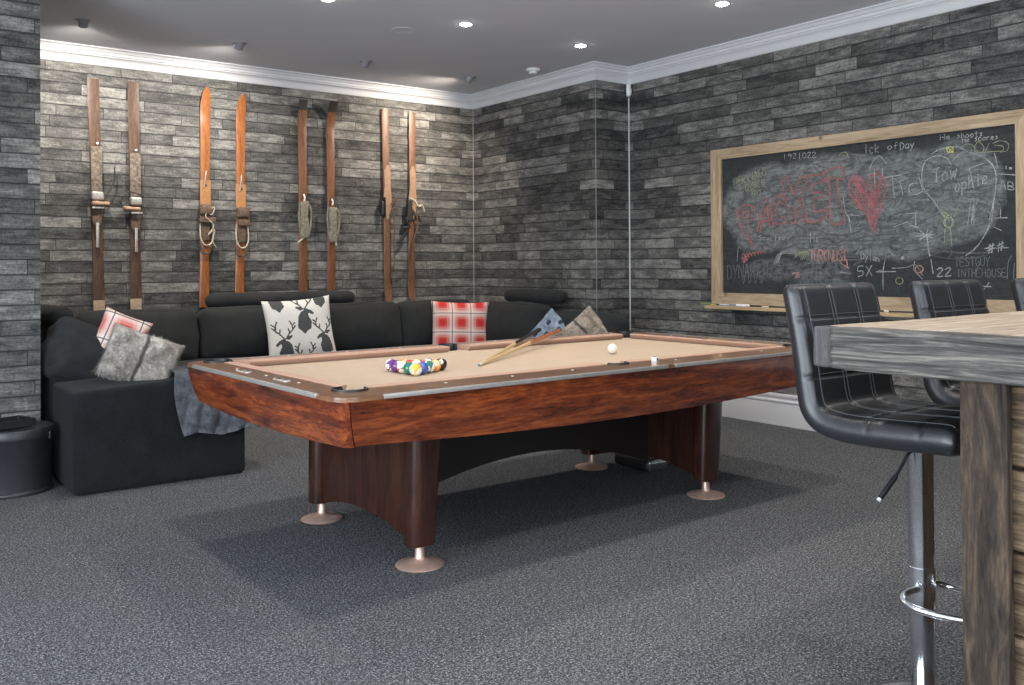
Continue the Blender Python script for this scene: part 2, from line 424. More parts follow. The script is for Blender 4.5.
def tube(bm, pts, r, seg=10, mat=0, closed=False, taper=None):
    P = [Vector(p) for p in pts]; n = len(P); rings = []
    prev = None
    for i in range(n):
        if closed: d = P[(i + 1) % n] - P[i - 1]
        else: d = P[min(i + 1, n - 1)] - P[max(i - 1, 0)]
        if d.length < 1e-9: d = Vector((0, 0, 1))
        d.normalize()
        if prev is None:
            up = Vector((0, 0, 1)) if abs(d.z) < 0.9 else Vector((1, 0, 0))
            u = d.cross(up).normalized()
        else:
            u = (prev - d * prev.dot(d))
            u = u.normalized() if u.length > 1e-6 else d.cross(Vector((0, 0, 1))).normalized()
        prev = u; w = d.cross(u)
        rr = r if taper is None else taper[i]
        rings.append([bm.verts.new(P[i] + (u * math.cos(2 * math.pi * k / seg) + w * math.sin(2 * math.pi * k / seg)) * rr) for k in range(seg)])
    fs = []
    rng = range(n) if closed else range(n - 1)
    for i in rng:
        a = rings[i]; b = rings[(i + 1) % n]
        for k in range(seg):
            j = (k + 1) % seg
            fs.append(bm.faces.new((a[k], b[k], b[j], a[j])))
    if not closed:
        fs.append(bm.faces.new(rings[0])); fs.append(bm.faces.new(list(reversed(rings[-1]))))
    for f in fs: f.material_index = mat
    bmesh.ops.recalc_face_normals(bm, faces=fs)
    return bm

def smooth_path(pts, n=8):
    P = [Vector(p) for p in pts]; out = []
    for i in range(len(P) - 1):
        p0 = P[max(i - 1, 0)]; p1 = P[i]; p2 = P[i + 1]; p3 = P[min(i + 2, len(P) - 1)]
        for k in range(n):
            t = k / n
            out.append(0.5 * ((2 * p1) + (p2 - p0) * t + (2 * p0 - 5 * p1 + 4 * p2 - p3) * t * t + (3 * p1 - p0 - 3 * p2 + p3) * t ** 3))
    out.append(P[-1]); return out

def prism(bm, outer, z0, z1, holes=(), mat=0, f=None):
    """extruded 2D outline with holes; f maps (x, y, z) to the final point"""
    f = f or (lambda x, y, z: (x, y, z))
    loops = [list(outer)] + [list(h) for h in holes]
    tris = tessellate_polygon([[Vector((x, y, 0)) for x, y in lp] for lp in loops])
    flat = [p for lp in loops for p in lp]
    vt = [bm.verts.new(f(x, y, z1)) for x, y in flat]; vb = [bm.verts.new(f(x, y, z0)) for x, y in flat]
    fs = []
    for t in tris:
        try:
            fs.append(bm.faces.new([vt[i] for i in t])); fs.append(bm.faces.new([vb[i] for i in reversed(t)]))
        except Exception: pass
    k = 0
    for lp in loops:
        n = len(lp)
        for i in range(n):
            j = (i + 1) % n
            fs.append(bm.faces.new((vt[k + i], vt[k + j], vb[k + j], vb[k + i])))
        k += n
    for fc in fs: fc.material_index = mat
    bmesh.ops.recalc_face_normals(bm, faces=fs)
    return bm

def puff_box(hx, hy, hz, r, bulge=(0, 0, 0), n=14, wrinkle=0.0, seed=0.0, fn=None):
    """soft upholstered block: rounded box with bulging faces and a few creases"""
    bm = nb()
    H = (hx, hy, hz); grid = {}
    def pt(p):
        q = [p[i] * H[i] for i in range(3)]
        c = [max(-(H[i] - r), min(H[i] - r, q[i])) for i in range(3)]
        d = Vector([q[i] - c[i] for i in range(3)])
        if d.length > 1e-9: d = d.normalized() * r
        v = Vector(c) + d
        for i in range(3):
            if bulge[i]:
                a, b = [k for k in range(3) if k != i]
                w = (1 - p[a] ** 2) * (1 - p[b] ** 2)
                v[i] += bulge[i] * w * p[i]
        if wrinkle:
            nn = noise.noise(Vector((v.x * 5 + seed, v.y * 5, v.z * 9))) + 0.5 * noise.noise(Vector((v.x * 13, v.y * 13 + seed, v.z * 20)))
            v += v.normalized() * wrinkle * nn
        if fn: v = fn(v)
        return v
    def vert(p):
        k = tuple(round(a, 5) for a in p)
        if k not in grid: grid[k] = bm.verts.new(pt(p))
        return grid[k]
    def warp(t):  # denser near the rims
        return math.sin(t * math.pi / 2) * 0.6 + t * 0.4
    ts = [warp(-1 + 2 * i / n) for i in range(n + 1)]
    for ax in range(3):
        a, b = [k for k in range(3) if k != ax]
        for s in (-1, 1):
            for i in range(n):
                for j in range(n):
                    q = []
                    for (ii, jj) in ((i, j), (i + 1, j), (i + 1, j + 1), (i, j + 1)):
                        p = [0, 0, 0]; p[ax] = s; p[a] = ts[ii]; p[b] = ts[jj]; q.append(vert(p))
                    try: bm.faces.new(q)
                    except Exception: pass
    bmesh.ops.recalc_face_normals(bm, faces=bm.faces)
    return bm

def pillow(w, h, t, n=26, pinch=0.07, wr=0.0, seed=0.0, ears=0.0, inside=None, fn=None):
    """scatter cushion in its local XY plane, front face towards +Z; inside(x, y) picks material 1"""
    bm = nb()
    def co(i, j, s):
        u = -1 + 2 * i / n; v = -1 + 2 * j / n
        x = u * (1 - pinch * (1 - v * v)) * w / 2; y = v * (1 - pinch * (1 - u * u)) * h / 2
        th = max(0.0, (1 - u ** 4) * (1 - v ** 4)) ** 0.5
        z = s * (t / 2 * th)
        if wr and th > 0:
            z += s * wr * th * (noise.noise(Vector((x * 7 + seed, y * 7, s))) + 0.5 * noise.noise(Vector((x * 17, y * 17 + seed, s))))
        p = Vector((x, y, z))
        return fn(p) if fn else p
    g = {}
    for s in (1, -1):
        for i in range(n + 1):
            for j in range(n + 1):
                rim = i in (0, n) or j in (0, n)
                if s == -1 and rim: g[(i, j, -1)] = g[(i, j, 1)]
                else: g[(i, j, s)] = bm.verts.new(co(i, j, s))
        for i in range(n):
            for j in range(n):
                q = [g[(i, j, s)], g[(i + 1, j, s)], g[(i + 1, j + 1, s)], g[(i, j + 1, s)]]
                if s == -1: q.reverse()
                f = bm.faces.new(q)
                if inside:
                    u = -1 + 2 * (i + 0.5) / n; v = -1 + 2 * (j + 0.5) / n
                    if inside(u, v): f.material_index = 1
    return bm

def in_poly(x, y, P):
    c = False; n = len(P)
    for i in range(n):
        x1, y1 = P[i]; x2, y2 = P[i - 1]
        if (y1 > y) != (y2 > y) and x < (x2 - x1) * (y - y1) / (y2 - y1) + x1: c = not c
    return c

def rrect(x0, x1, y0, y1, r, n=10):
    pts = []
    for cx, cy, a0 in ((x1 - r, y0 + r, -90), (x1 - r, y1 - r, 0), (x0 + r, y1 - r, 90), (x0 + r, y0 + r, 180)):
        for i in range(n + 1):
            a = R(a0 + 90 * i / n); pts.append((cx + r * math.cos(a), cy + r * math.sin(a)))
    return pts

# ============================================================ THE ROOM
XR, YB, XS, YS, XL, YF = 5.908, 7.985, 5.498, 6.067, 1.04, 6.05   # right wall, ski wall, step wall, its return, alcove side, front-left wall
X0, Y0 = -2.85, -2.65                                          # far sides behind the camera
T = 0.12
structure('floor', boxm(X0 - T, XR + T, Y0 - T, YB + T, -0.1, 0.0), M_CARPET)
structure('ceiling', boxm(X0 - T, XR + T, Y0 - T, YB + T, CEIL, CEIL + 0.1), M_CEIL)
structure('wall_back', boxm(XL - 0.001, XS, YB, YB + T, 0, CEIL), M_WALL)
structure('wall_step', boxm(XS, XS + T, YS, YB + T, 0, CEIL), M_WALL)
structure('wall_return', boxm(XS + T, XR, YS, YS + T, 0, CEIL), M_WALL)
structure('wall_right', boxm(XR, XR + T, Y0 - T, YS + T, 0, CEIL), M_WALL)
structure('wall_alcove', boxm(XL - T, XL, YF + T, YB + T, 0, CEIL), M_WALL)
structure('wall_front', boxm(X0, XL, YF, YF + T, 0, CEIL), M_WALL)
def wall_with_openings(name, axis, pos, a0, a1, ops, mat):
    bm = nb()
    def bx(p, q, z0, z1):
        if q - p < 1e-4 or z1 - z0 < 1e-4: return
        if axis == 'x': box(bm, pos - T, pos, p, q, z0, z1)
        else: box(bm, p, q, pos - T, pos, z0, z1)
    cur = a0
    for (p, q, z0, z1) in ops:
        bx(cur, p, 0, CEIL); bx(p, q, 0, z0); bx(p, q, z1, CEIL); cur = q
    bx(cur, a1, 0, CEIL)
    return structure(name, bm, mat)
M_PLAINW = plain('pale_grey_wall_paint', (0.42, 0.42, 0.43), 0.9, var=0.02)
wall_with_openings('wall_left', 'x', X0, Y0, YF + T, [(-1.9, 0.1, 0.35, 2.35), (1.3, 3.3, 0.05, 2.65)], M_PLAINW)
wall_with_openings('wall_rear', 'y', Y0, X0 - T, XR, [(-0.5, 2.9, 0.45, 2.45)], M_PLAINW)
def window(k, axis, pos, a0, a1, z0, z1):
    bm = nb(); w = 0.07
    def bx(p, q, c, d):
        if axis == 'x': box(bm, pos - 0.09, pos - 0.03, p, q, c, d, 0.006)
        else: box(bm, p, q, pos - 0.09, pos - 0.03, c, d, 0.006)
    bx(a0, a1, z0, z0 + w); bx(a0, a1, z1 - w, z1); bx(a0, a0 + w, z0 + w, z1 - w); bx(a1 - w, a1, z0 + w, z1 - w)
    m = (a0 + a1) / 2; bx(m - w / 2, m + w / 2, z0 + w, z1 - w)
    structure('window_%d' % k, bm, M_TRIM)
window(1, 'x', X0, -1.9, 0.1, 0.35, 2.35); window(2, 'x', X0, 1.3, 3.3, 0.05, 2.65); window(3, 'y', Y0, -0.5, 2.9, 0.45, 2.45)

def sweep(path, prof, side=1):
    """profile (distance from wall, z) along a plan polyline with mitred corners; the room lies to the right of the path for side=1"""
    bm = nb(); n = len(path); rings = []
    for i, p in enumerate(path):
        p = Vector(p)
        def nrm(a, b):
            d = (Vector(b) - Vector(a)).normalized(); return Vector((d.y, -d.x)) * side
        if i == 0: m = nrm(path[0], path[1])
        elif i == n - 1: m = nrm(path[-2], path[-1])
        else:
            n1 = nrm(path[i - 1], path[i]); n2 = nrm(path[i], path[i + 1]); m = (n1 + n2); m = m / (1 + n1.dot(n2))
        rings.append([bm.verts.new((p.x + m.x * d, p.y + m.y * d, z)) for d, z in prof])
    k = len(prof)
    for a, b in zip(rings, rings[1:]):
        for i in range(k):
            j = (i + 1) % k
            bm.faces.new((a[i], b[i], b[j], a[j]))
    bm.faces.new(rings[0]); bm.faces.new(list(reversed(rings[-1])))
    bmesh.ops.recalc_face_normals(bm, faces=bm.faces)
    return bm
CORN = [(-0.004, 2.888), (0.012, 2.888), (0.018, 2.896), (0.024, 2.915), (0.036, 2.935), (0.052, 2.950), (0.060, 2.954), (0.060, 2.962), (0.072, 2.964), (0.078, 2.978), (0.078, 2.984), (0.092, 2.986), (0.100, 3.000), (0.112, 3.008), (0.120, 3.010), (0.120, CEIL), (-0.004, CEIL)]
path_main = [(X0, YF), (XL, YF), (XL, YB), (XS, YB), (XS, YS), (XR, YS), (XR, Y0)]
structure('trim_1', sweep(path_main, CORN), M_TRIM, smooth=True)
SK = [(-0.004, 0.0), (0.022, 0.0), (0.022, 0.165), (0.019, 0.172), (0.026, 0.180), (0.026, 0.190), (0.016, 0.200), (0.016, 0.215), (0.022, 0.221), (0.020, 0.236), (0.006, 0.244), (-0.004, 0.244)]
structure('baseboard_right', sweep([(XR, YS), (XR, Y0)], SK), M_TRIM, smooth=True)
structure('baseboard_back', sweep([(XL, YB), (XS, YB), (XS, YS), (XR, YS)], SK), M_TRIM, smooth=True)
structure('trim_2', boxm(XS - 0.004, XS + 0.001, YB - 0.004, YB + 0.001, 0.24, 2.89), M_BEAD)
structure('trim_3', boxm(XS - 0.002, XS + 0.004, YS - 0.002, YS + 0.004, 0.24, 2.89), plain('corner_bead', (0.22, 0.22, 0.22), 0.6))
structure('trim_4', boxm(XR - 0.008, XR + 0.001, YS - 0.008, YS + 0.001, 0.24, 2.80), M_TRIM)

# ------------------------------------------------------------ ceiling fittings
def downlight(x, y, label, group):
    t = thing('recessed_downlight', label, 'ceiling light', (x, y, CEIL), 0, group)
    link('bezel', lathe(nb(), [(0.054, 0.001), (0.054, -0.004), (0.046, -0.007), (0.042, -0.003), (0.042, 0.001)], seg=28), M_WHITEP, t)
    link('lamp', lathe(nb(), [(0.040, 0.0), (0.038, -0.008), (0.028, -0.014), (0.001, -0.017)], seg=24), M_LAMP, t)
    return t
for i, (x, y) in enumerate(DOWN):
    lb = {(2.68, 5.58): 'bright recessed downlight cut by the top edge of the photo, leftmost of the lit ones',
          (3.78, 5.58): 'bright recessed downlight in the ceiling above the red plaid cushion',
          (4.90, 5.58): 'bright recessed downlight in the ceiling nearest the smoke detector and the step in the wall',
          (4.90, 4.12): 'bright recessed downlight nearest the chalkboard wall, beside the cornice'}.get((x, y))
    g = None
    if lb is None:
        lb = 'recessed ceiling downlight over the near part of the room, outside the photo'; g = 'ceiling downlights beyond the frame'
    else: g = 'recessed downlights'
    downlight(x, y, lb, g)
def eyeball(x, y, target, label, lit):
    t = thing('adjustable_spotlight', label, 'spotlight', (x, y, CEIL), 0, 'tilting spotlights along the ski wall')
    link('bezel', lathe(nb(), [(0.052, 0.001), (0.052, -0.006), (0.040, -0.008), (0.038, 0.001)], seg=28), M_GREYP, t)
    d = (Vector(target) - Vector((x, y, CEIL))).normalized()
    bm = lathe(nb(), [(0.030, 0.03), (0.034, 0.0), (0.034, -0.045), (0.031, -0.05), (0.028, -0.045), (0.028, -0.03), (0.001, -0.028)], seg=24)
    q = d.to_track_quat('-Z', 'Y').to_matrix().to_4x4(); q.translation = Vector((0, 0, 0.0))
    bm.transform(q); link('lamp_head', bm, M_GREYP, t)
    bm = lathe(nb(), [(0.026, -0.034), (0.001, -0.035)], seg=20); bm.transform(q)
    link('lamp', bm, M_LAMP if lit else M_WHITEP, t)
eyeball(1.496, 7.094, (1.75, 8.0, 1.9), 'grey tilting spotlight, leftmost, lighting the wall above the first pair of skis', True)
eyeball(2.652, 7.105, (2.70, 8.0, 2.0), 'grey tilting spotlight in front of the cornice above the bright orange skis', True)
eyeball(3.767, 7.100, (3.77, 8.0, 2.0), 'small white tilting spotlight that is switched off', False)
eyeball(4.883, 7.139, (4.55, 8.0, 1.9), 'grey tilting spotlight near the far corner of the cornice, shining on the tan skis', True)
t = thing('smoke_detector', 'round white smoke detector on the ceiling beside the cornice', 'smoke detector', (5.149, 6.517, CEIL))
link('base', lathe(nb(), [(0.062, 0.0), (0.064, -0.012), (0.058, -0.022), (0.040, -0.024), (0.001, -0.024)], seg=32), M_WHITEP, t)
link('sensor_cap', lathe(nb(), [(0.038, -0.023), (0.040, -0.038), (0.034, -0.046), (0.001, -0.047)], seg=28), M_WHITEP, t)
o = link('ceiling_speaker', lathe(nb(), [(0.085, 0.0), (0.092, -0.0025), (0.088, -0.006), (0.080, -0.004), (0.001, -0.0035)], seg=36), M_CEIL, None, (3.50, 6.00, CEIL))
tag(o, 'flat round speaker grille painted like the ceiling', 'ceiling speaker')
t = thing('motion_sensor', 'small white motion sensor in the wall corner under the cornice', 'sensor', (5.875, 6.034, 2.80), R(45))
link('housing', puff_box(0.034, 0.022, 0.058, 0.016, n=8), M_WHITEP, t, (0, 0, 0.03))
link('lens', puff_box(0.020, 0.008, 0.028, 0.007, n=6), M_TRIM, t, (0, -0.020, 0.018))

# ============================================================ POOL TABLE
pt = thing('pool_table', 'large mahogany pool table with tan cloth and bronzed metal feet', 'pool table', (2.887, 3.765, 0), R(1.15))
U0, U1, V0, V1 = -1.48, 1.58, -0.84, 0.78
WU0, WU1, WV0, WV1 = -1.33, 1.43, -0.64, 0.70
SPU, SPF = 0.055, 0.018
ZT = 0.785; ZB = 0.757
PR = 0.070
def arc(cx, cy, r, a0, a1, n=14):
    return [(cx + r * math.cos(R(a0 + (a1 - a0) * i / n)), cy + r * math.sin(R(a0 + (a1 - a0) * i / n))) for i in range(n + 1)]
SPR = 0.060
inner = []
inner += arc(SPU, WV0 - 0.0, SPR, 180, 360)
inner += arc(WU1, WV0, PR, 180, 450, 22)
inner += arc(WU1, WV1, PR, 270, 540, 22)
inner += arc(SPF, WV1, SPR, 0, 180)
inner += arc(WU0, WV1, PR, 0, 270, 22)
inner += arc(WU0, WV0, PR, 90, 360, 22)
bm = nb()
outer_top = rrect(U0 + 0.006, U1 - 0.006, V0 + 0.006, V1 - 0.006, 0.085, 12)
prism(bm, outer_top, ZT - 0.005, ZT, [inner])
outer_mid = rrect(U0, U1, V0, V1, 0.09, 12)
prism(bm, outer_mid, ZT - 0.016, ZT - 0.005, [inner])
link('rail_top', bm, M_RAIL, pt, angle=30)
# bed of cloth with bites at the pockets
bed = []
bed += [(WU1 + 0.002, WV0 - 0.002)] and arc(SPU, WV0, SPR - 0.004, 180, 0)
bed += arc(WU1, WV0, PR - 0.004, 180, 90)
bed += arc(WU1, WV1, PR - 0.004, 270, 180)
bed += arc(SPF, WV1, SPR - 0.004, 0, -180)
bed += arc(WU0, WV1, PR - 0.004, 0, -90)
bed += arc(WU0, WV0, PR - 0.004, 90, 0)
link('playing_surface', prism(nb(), bed, ZB - 0.03, ZB), M_FELT, pt, angle=30)
# six cushions
def cushion(ax, a0, a1, base, inward, c0, c1, wd_=0.0):
    """along ax from a0 to a1 on the wood line, nose 50 mm inwards; c0 and c1 shorten the nose at each end"""
    prof = [(0.0, ZT + 0.001, 0), (0.020, ZT + 0.004, .4), (0.046, ZT + 0.004, .95), (0.051, ZT - 0.001, 1), (0.049, ZT - 0.008, .96), (0.030, ZB + 0.0005, .6), (0.0, ZB + 0.0005, 0)]
    bm = nb(); rings = []
    n = 24
    for i in range(n + 1):
        ring = []
        for d, z, k in prof:
            d += wd_ if k > 0.5 else 0.0
            lo = a0 + c0 * k; hi = a1 - c1 * k
            s = lo + (hi - lo) * i / n
            q = base + inward * d
            ring.append(bm.verts.new((s, q, z) if ax == 'u' else (q, s, z)))
        rings.append(ring)
    m = len(prof)
    for a, b in zip(rings, rings[1:]):
        for i in range(m):
            j = (i + 1) % m; bm.faces.new((a[i], b[i], b[j], a[j]))
    bm.faces.new(rings[0]); bm.faces.new(list(reversed(rings[-1])))
    bmesh.ops.recalc_face_normals(bm, faces=bm.faces)
    link('cushion', bm, M_FELT2, pt, angle=35)
PC = PR + 0.004
for base, inw, sp_, w_ in ((WV0, 1, SPU, 0.0), (WV1, -1, SPF, 0.07)):
    cushion('u', WU0 + PC, sp_ - SPR - 0.003, base, inw, 0.045, 0.006, w_)
    cushion('u', sp_ + SPR + 0.003, WU1 - PC, base, inw, 0.006, 0.045, w_)
cushion('v', WV0 + PC, WV1 - PC, WU0, 1, 0.045, 0.045)
cushion('v', WV0 + PC, WV1 - PC, WU1, -1, 0.045, 0.045)
# pockets: black liners, higher on the rail side
def pocket(cx, cy, r, a0, a1):
    bm = nb(); n = 40
    def top(a):
        a = (a - a0) % 360
        return ZT + 0.006 if a <= (a1 - a0) else ZB - 0.004
    rows = []
    for i in range(n):
        a = 360 * i / n; z = top(a); c, s = math.cos(R(a)), math.sin(R(a))
        rr = r - 0.001
        rows.append([bm.verts.new((cx + rr * c, cy + rr * s, z - 0.03)), bm.verts.new((cx + rr * c, cy + rr * s, z)), bm.verts.new((cx + (rr - 0.009) * c, cy + (rr - 0.009) * s, z + 0.0015)),
                     bm.verts.new((cx + (rr - 0.011) * c, cy + (rr - 0.011) * s, z - 0.006)), bm.verts.new((cx + (rr - 0.012) * c, cy + (rr - 0.012) * s, 0.70)), bm.verts.new((cx + 0.03 * c, cy + 0.03 * s, 0.665))])
    for i in range(n):
        a = rows[i]; b = rows[(i + 1) % n]
        for k in range(5): bm.faces.new((a[k], a[k + 1], b[k + 1], b[k]))
    bm.faces.new([r_[5] for r_ in rows])
    bmesh.ops.recalc_face_normals(bm, faces=bm.faces)
    link('pocket', bm, M_BLACK, pt, angle=30)
pocket(WU0, WV0, PR, 82, 368); pocket(WU1, WV0, PR, 172, 458); pocket(WU1, WV1, PR, -98, 188); pocket(WU0, WV1, PR, -8, 278)
pocket(SPU, WV0, SPR, 175, 365); pocket(SPF, WV1, SPR, -5, 185)
# apron: leans inwards, its lower edge a shallow crescent
def outline(d, nc=8, ns=26):
    x0, x1, y0, y1, r = U0 + d, U1 - d, V0 + d, V1 - d, 0.035
    segs = []
    segs.append(arc(x1 - r, y0 + r, r, -90, 0, nc)); segs.append([(x1, y0 + r + (y1 - y0 - 2 * r) * i / ns) for i in range(ns + 1)])
    segs.append(arc(x1 - r, y1 - r, r, 0, 90, nc)); segs.append([(x1 - r - (x1 - x0 - 2 * r) * i / ns, y1) for i in range(ns + 1)])
    segs.append(arc(x0 + r, y1 - r, r, 90, 180, nc)); segs.append([(x0, y1 - r - (y1 - y0 - 2 * r) * i / ns) for i in range(ns + 1)])
    segs.append(arc(x0 + r, y0 + r, r, 180, 270, nc)); segs.append([(x0 + r + (x1 - x0 - 2 * r) * i / ns, y0) for i in range(ns + 1)])
    return segs
UC, VC = (U0 + U1) / 2, (V0 + V1) / 2
def zlow(x, y, end):
    if end: return 0.600 - 0.020 * max(0, 1 - ((y - VC) / 0.72) ** 2)
    return 0.602 - 0.040 * max(0, 1 - ((x - UC) / 1.42) ** 2)
def apron(ids, end, mat):
    bm = nb(); prof = []
    layers = [(0.014, 1.0), (0.019, 0.75), (0.030, 0.45), (0.048, 0.12), (0.056, 0.0), (0.080, 0.0), (0.060, 0.6), (0.045, 1.0)]
    outs = [sum([s for k in ids for s in [outline(d)[k]]], []) for d, _ in layers]
    n = len(outs[0]); rings = []
    for i in range(n):
        x, y = outs[0][i]
        zl = zlow(x, y, end)
        rings.append([bm.verts.new((outs[k][i][0], outs[k][i][1], zl + (ZT - 0.016 - zl) * h)) for k, (_, h) in enumerate(layers)])
    m = len(layers)
    for a, b in zip(rings, rings[1:]):
        for i in range(m):
            j = (i + 1) % m
            try: bm.faces.new((a[i], b[i], b[j], a[j]))
            except Exception: pass
    bm.faces.new(rings[0]); bm.faces.new(list(reversed(rings[-1])))
    bmesh.ops.remove_doubles(bm, verts=bm.verts, dist=1e-5)
    bmesh.ops.recalc_face_normals(bm, faces=bm.faces)
    o = link('apron', bm, mat, pt, angle=50)
    return o
apron((4, 5, 6), True, M_MAHOG_Y); apron((0, 1, 2), True, M_MAHOG_Y)
for k in (3, 7):
    o = apron((k,), False, M_MAHOG)
    for v in o.data.vertices: v.co.x = UC + (v.co.x - UC) * 0.9975
link('underframe_blocker', boxm(U0 + 0.13, U1 - 0.13, V0 + 0.13, V1 - 0.13, 0.615, 0.725), M_DARKBEAM, pt)  # dark box added inside the apron to block light under the table top
# aluminium edge strips
def strip(x0, x1, y0, y1):
    link('edge_strip', boxm(x0, x1, y0, y1, ZT - 0.015, ZT + 0.0015, bevel=0.003, seg=2), M_ALU, pt)
strip(U0 - 0.004, U0 + 0.012, -0.665, 0.62); strip(U1 - 0.012, U1 + 0.004, -0.68, 0.62)
strip(-1.30, 0.185, V0 - 0.004, V0 + 0.012); strip(0.235, 1.42, V0 - 0.004, V0 + 0.012)
strip(-1.30, 0.03, V1 - 0.012, V1 + 0.004); strip(0.08, 1.42, V1 - 0.012, V1 + 0.004)
# sights and score counters on the rails
def sight(u, v):
    link('sight', lathe(nb(), [(0.007, 0), (0.007, 0.0012), (0.001, 0.0014)], (u, v, ZT), 12), M_PEARL, pt)
for k in (0, 1, 2, 4, 5, 6):
    sight(-0.944 + 0.333 * k, -0.705); sight(-0.944 + 0.333 * k, 0.74)
for v in (-0.325, -0.005, 0.315): sight(-1.385, v); sight(1.485, v)
M_SILVER = plain('satin_silver', (0.55, 0.53, 0.50), 0.45, 0.3)
for v in (0.20, -0.20):
    bm = nb(); prism(bm, rrect(-1.418, -1.386, v - 0.062, v + 0.062, 0.0155, 6), ZT, ZT + 0.003)
    sc_ = link('score_counter', bm, M_SILVER, pt)
    for dv in (-0.028, 0.028):
        link('counter_window', boxm(-1.411, -1.393, v + dv - 0.016, v + dv + 0.016, ZT + 0.0025, ZT + 0.0042, 0.002), M_BLACK, sc_)
# legs
def column(uc0, w0, uc1, w1, v):
    bm = nb(); rings = []; n = 28; L = 10
    for k in range(L + 1):
        t_ = k / L; z = 0.605 + (0.088 - 0.605) * t_; uc = uc0 + (uc1 - uc0) * t_; w = w0 + (w1 - w0) * t_; d = 0.115 - 0.02 * t_
        ring = []
        for i in range(n):
            a = 2 * math.pi * i / n; c, s = math.cos(a), math.sin(a); e = 0.55
            ring.append(bm.verts.new((uc + w / 2 * math.copysign(abs(c) ** e, c), v + d / 2 * math.copysign(abs(s) ** e, s), z)))
        rings.append(ring)
    for a, b in zip(rings, rings[1:]):
        for i in range(n): j = (i + 1) % n; bm.faces.new((a[i], a[j], b[j], b[i]))
    bm.faces.new(rings[0]); bm.faces.new(rings[-1])
    bmesh.ops.recalc_face_normals(bm, faces=bm.faces)
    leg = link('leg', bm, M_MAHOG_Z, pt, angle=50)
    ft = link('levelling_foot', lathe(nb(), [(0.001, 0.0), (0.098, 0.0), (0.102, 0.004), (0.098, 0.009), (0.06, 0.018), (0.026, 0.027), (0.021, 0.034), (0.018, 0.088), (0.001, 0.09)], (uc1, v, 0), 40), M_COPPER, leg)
for s in (-1, 1):
    column(-0.885, 0.150, -0.906, 0.122, 0.448 * s); column(0.935, 0.165, 0.906, 0.135, 0.448 * s)
def arched(ax, pos, th, a0, a1, top, f, mat, name):
    bm = nb(); n = 30; rows = []
    for i in range(n + 1):
        a = a0 + (a1 - a0) * i / n; r_ = []
        for q in (pos - th / 2, pos + th / 2):
            for z in (f(a), top): r_.append(bm.verts.new((a, q, z) if ax == 'u' else (q, a, z)))
        rows.append(r_)
    for a, b in zip(rows, rows[1:]):
        bm.faces.new((a[0], b[0], b[1], a[1])); bm.faces.new((a[2], a[3], b[3], b[2])); bm.faces.new((a[0], a[2], b[2], b[0])); bm.faces.new((a[1], b[1], b[3], a[3]))
    for r_ in (rows[0], rows[-1]): bm.faces.new((r_[0], r_[1], r_[3], r_[2]))
    bmesh.ops.recalc_face_normals(bm, faces=bm.faces)
    link(name, bm, mat, pt, smooth=False)
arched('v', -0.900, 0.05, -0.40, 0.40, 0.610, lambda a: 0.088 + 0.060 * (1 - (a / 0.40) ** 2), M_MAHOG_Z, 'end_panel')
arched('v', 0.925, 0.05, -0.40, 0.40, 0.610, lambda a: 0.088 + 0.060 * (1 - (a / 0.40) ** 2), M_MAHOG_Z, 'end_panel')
arched('u', 0.0, 0.06, -0.875, 0.90, 0.612, lambda a: 0.105 + 0.172 * (1 - ((a - 0.03) / 0.9) ** 2), M_DARKBEAM, 'stretcher')

# ------------------------------------------------------------ balls
c15, s15 = math.cos(R(1.15)), math.sin(R(1.15))
def tw(u, v, z=0.0): return (2.887 + u * c15 - v * s15, 3.765 + u * s15 + v * c15, z)
BR = 0.0286
M_IVORY = plain('ivory_resin', (0.80, 0.76, 0.64), 0.12, var=0.02, coat=0.6)
BC = {1: (0.85, 0.42, 0.03), 2: (0.03, 0.09, 0.42), 3: (0.62, 0.06, 0.04), 4: (0.13, 0.03, 0.20), 5: (0.90, 0.36, 0.06), 6: (0.01, 0.17, 0.12), 7: (0.30, 0.04, 0.03), 8: (0.012, 0.012, 0.012)}
BM_ = {k: plain('ball_resin_%d' % k, c, 0.12, var=0.03, coat=0.6) for k, c in BC.items()}
NAMES = {1: 'yellow', 2: 'blue', 3: 'red', 4: 'purple', 5: 'orange', 6: 'green', 7: 'maroon'}
DG = {'0': [[(.5, 1), (0, .6), (.2, .05), (.8, .05), (1, .6), (.5, 1)]], '1': [[(.5, 0), (.5, 1)]], '2': [[(0, .8), (.5, 1), (.9, .75), (0, 0), (1, 0)]], '3': [[(0, 1), (.9, .9), (.3, .55), (.9, .2), (0, 0)]],
      '4': [[(.7, 0), (.7, 1), (0, .35), (1, .35)]], '5': [[(1, 1), (.1, 1), (0, .55), (.8, .5), (.8, .1), (0, 0)]], '6': [[(.8, 1), (.1, .4), (.3, 0), (.9, .2), (.6, .5), (.1, .35)]],
      '7': [[(0, 1), (1, 1), (.3, 0)]], '8': [[(.5, .5), (.1, .8), (.5, 1), (.9, .8), (.5, .5), (0, .2), (.5, 0), (1, .2), (.5, .5)]], '9': [[(.9, .7), (.4, 1), (.1, .65), (.5, .5), (.9, .75), (.8, 0)]]}
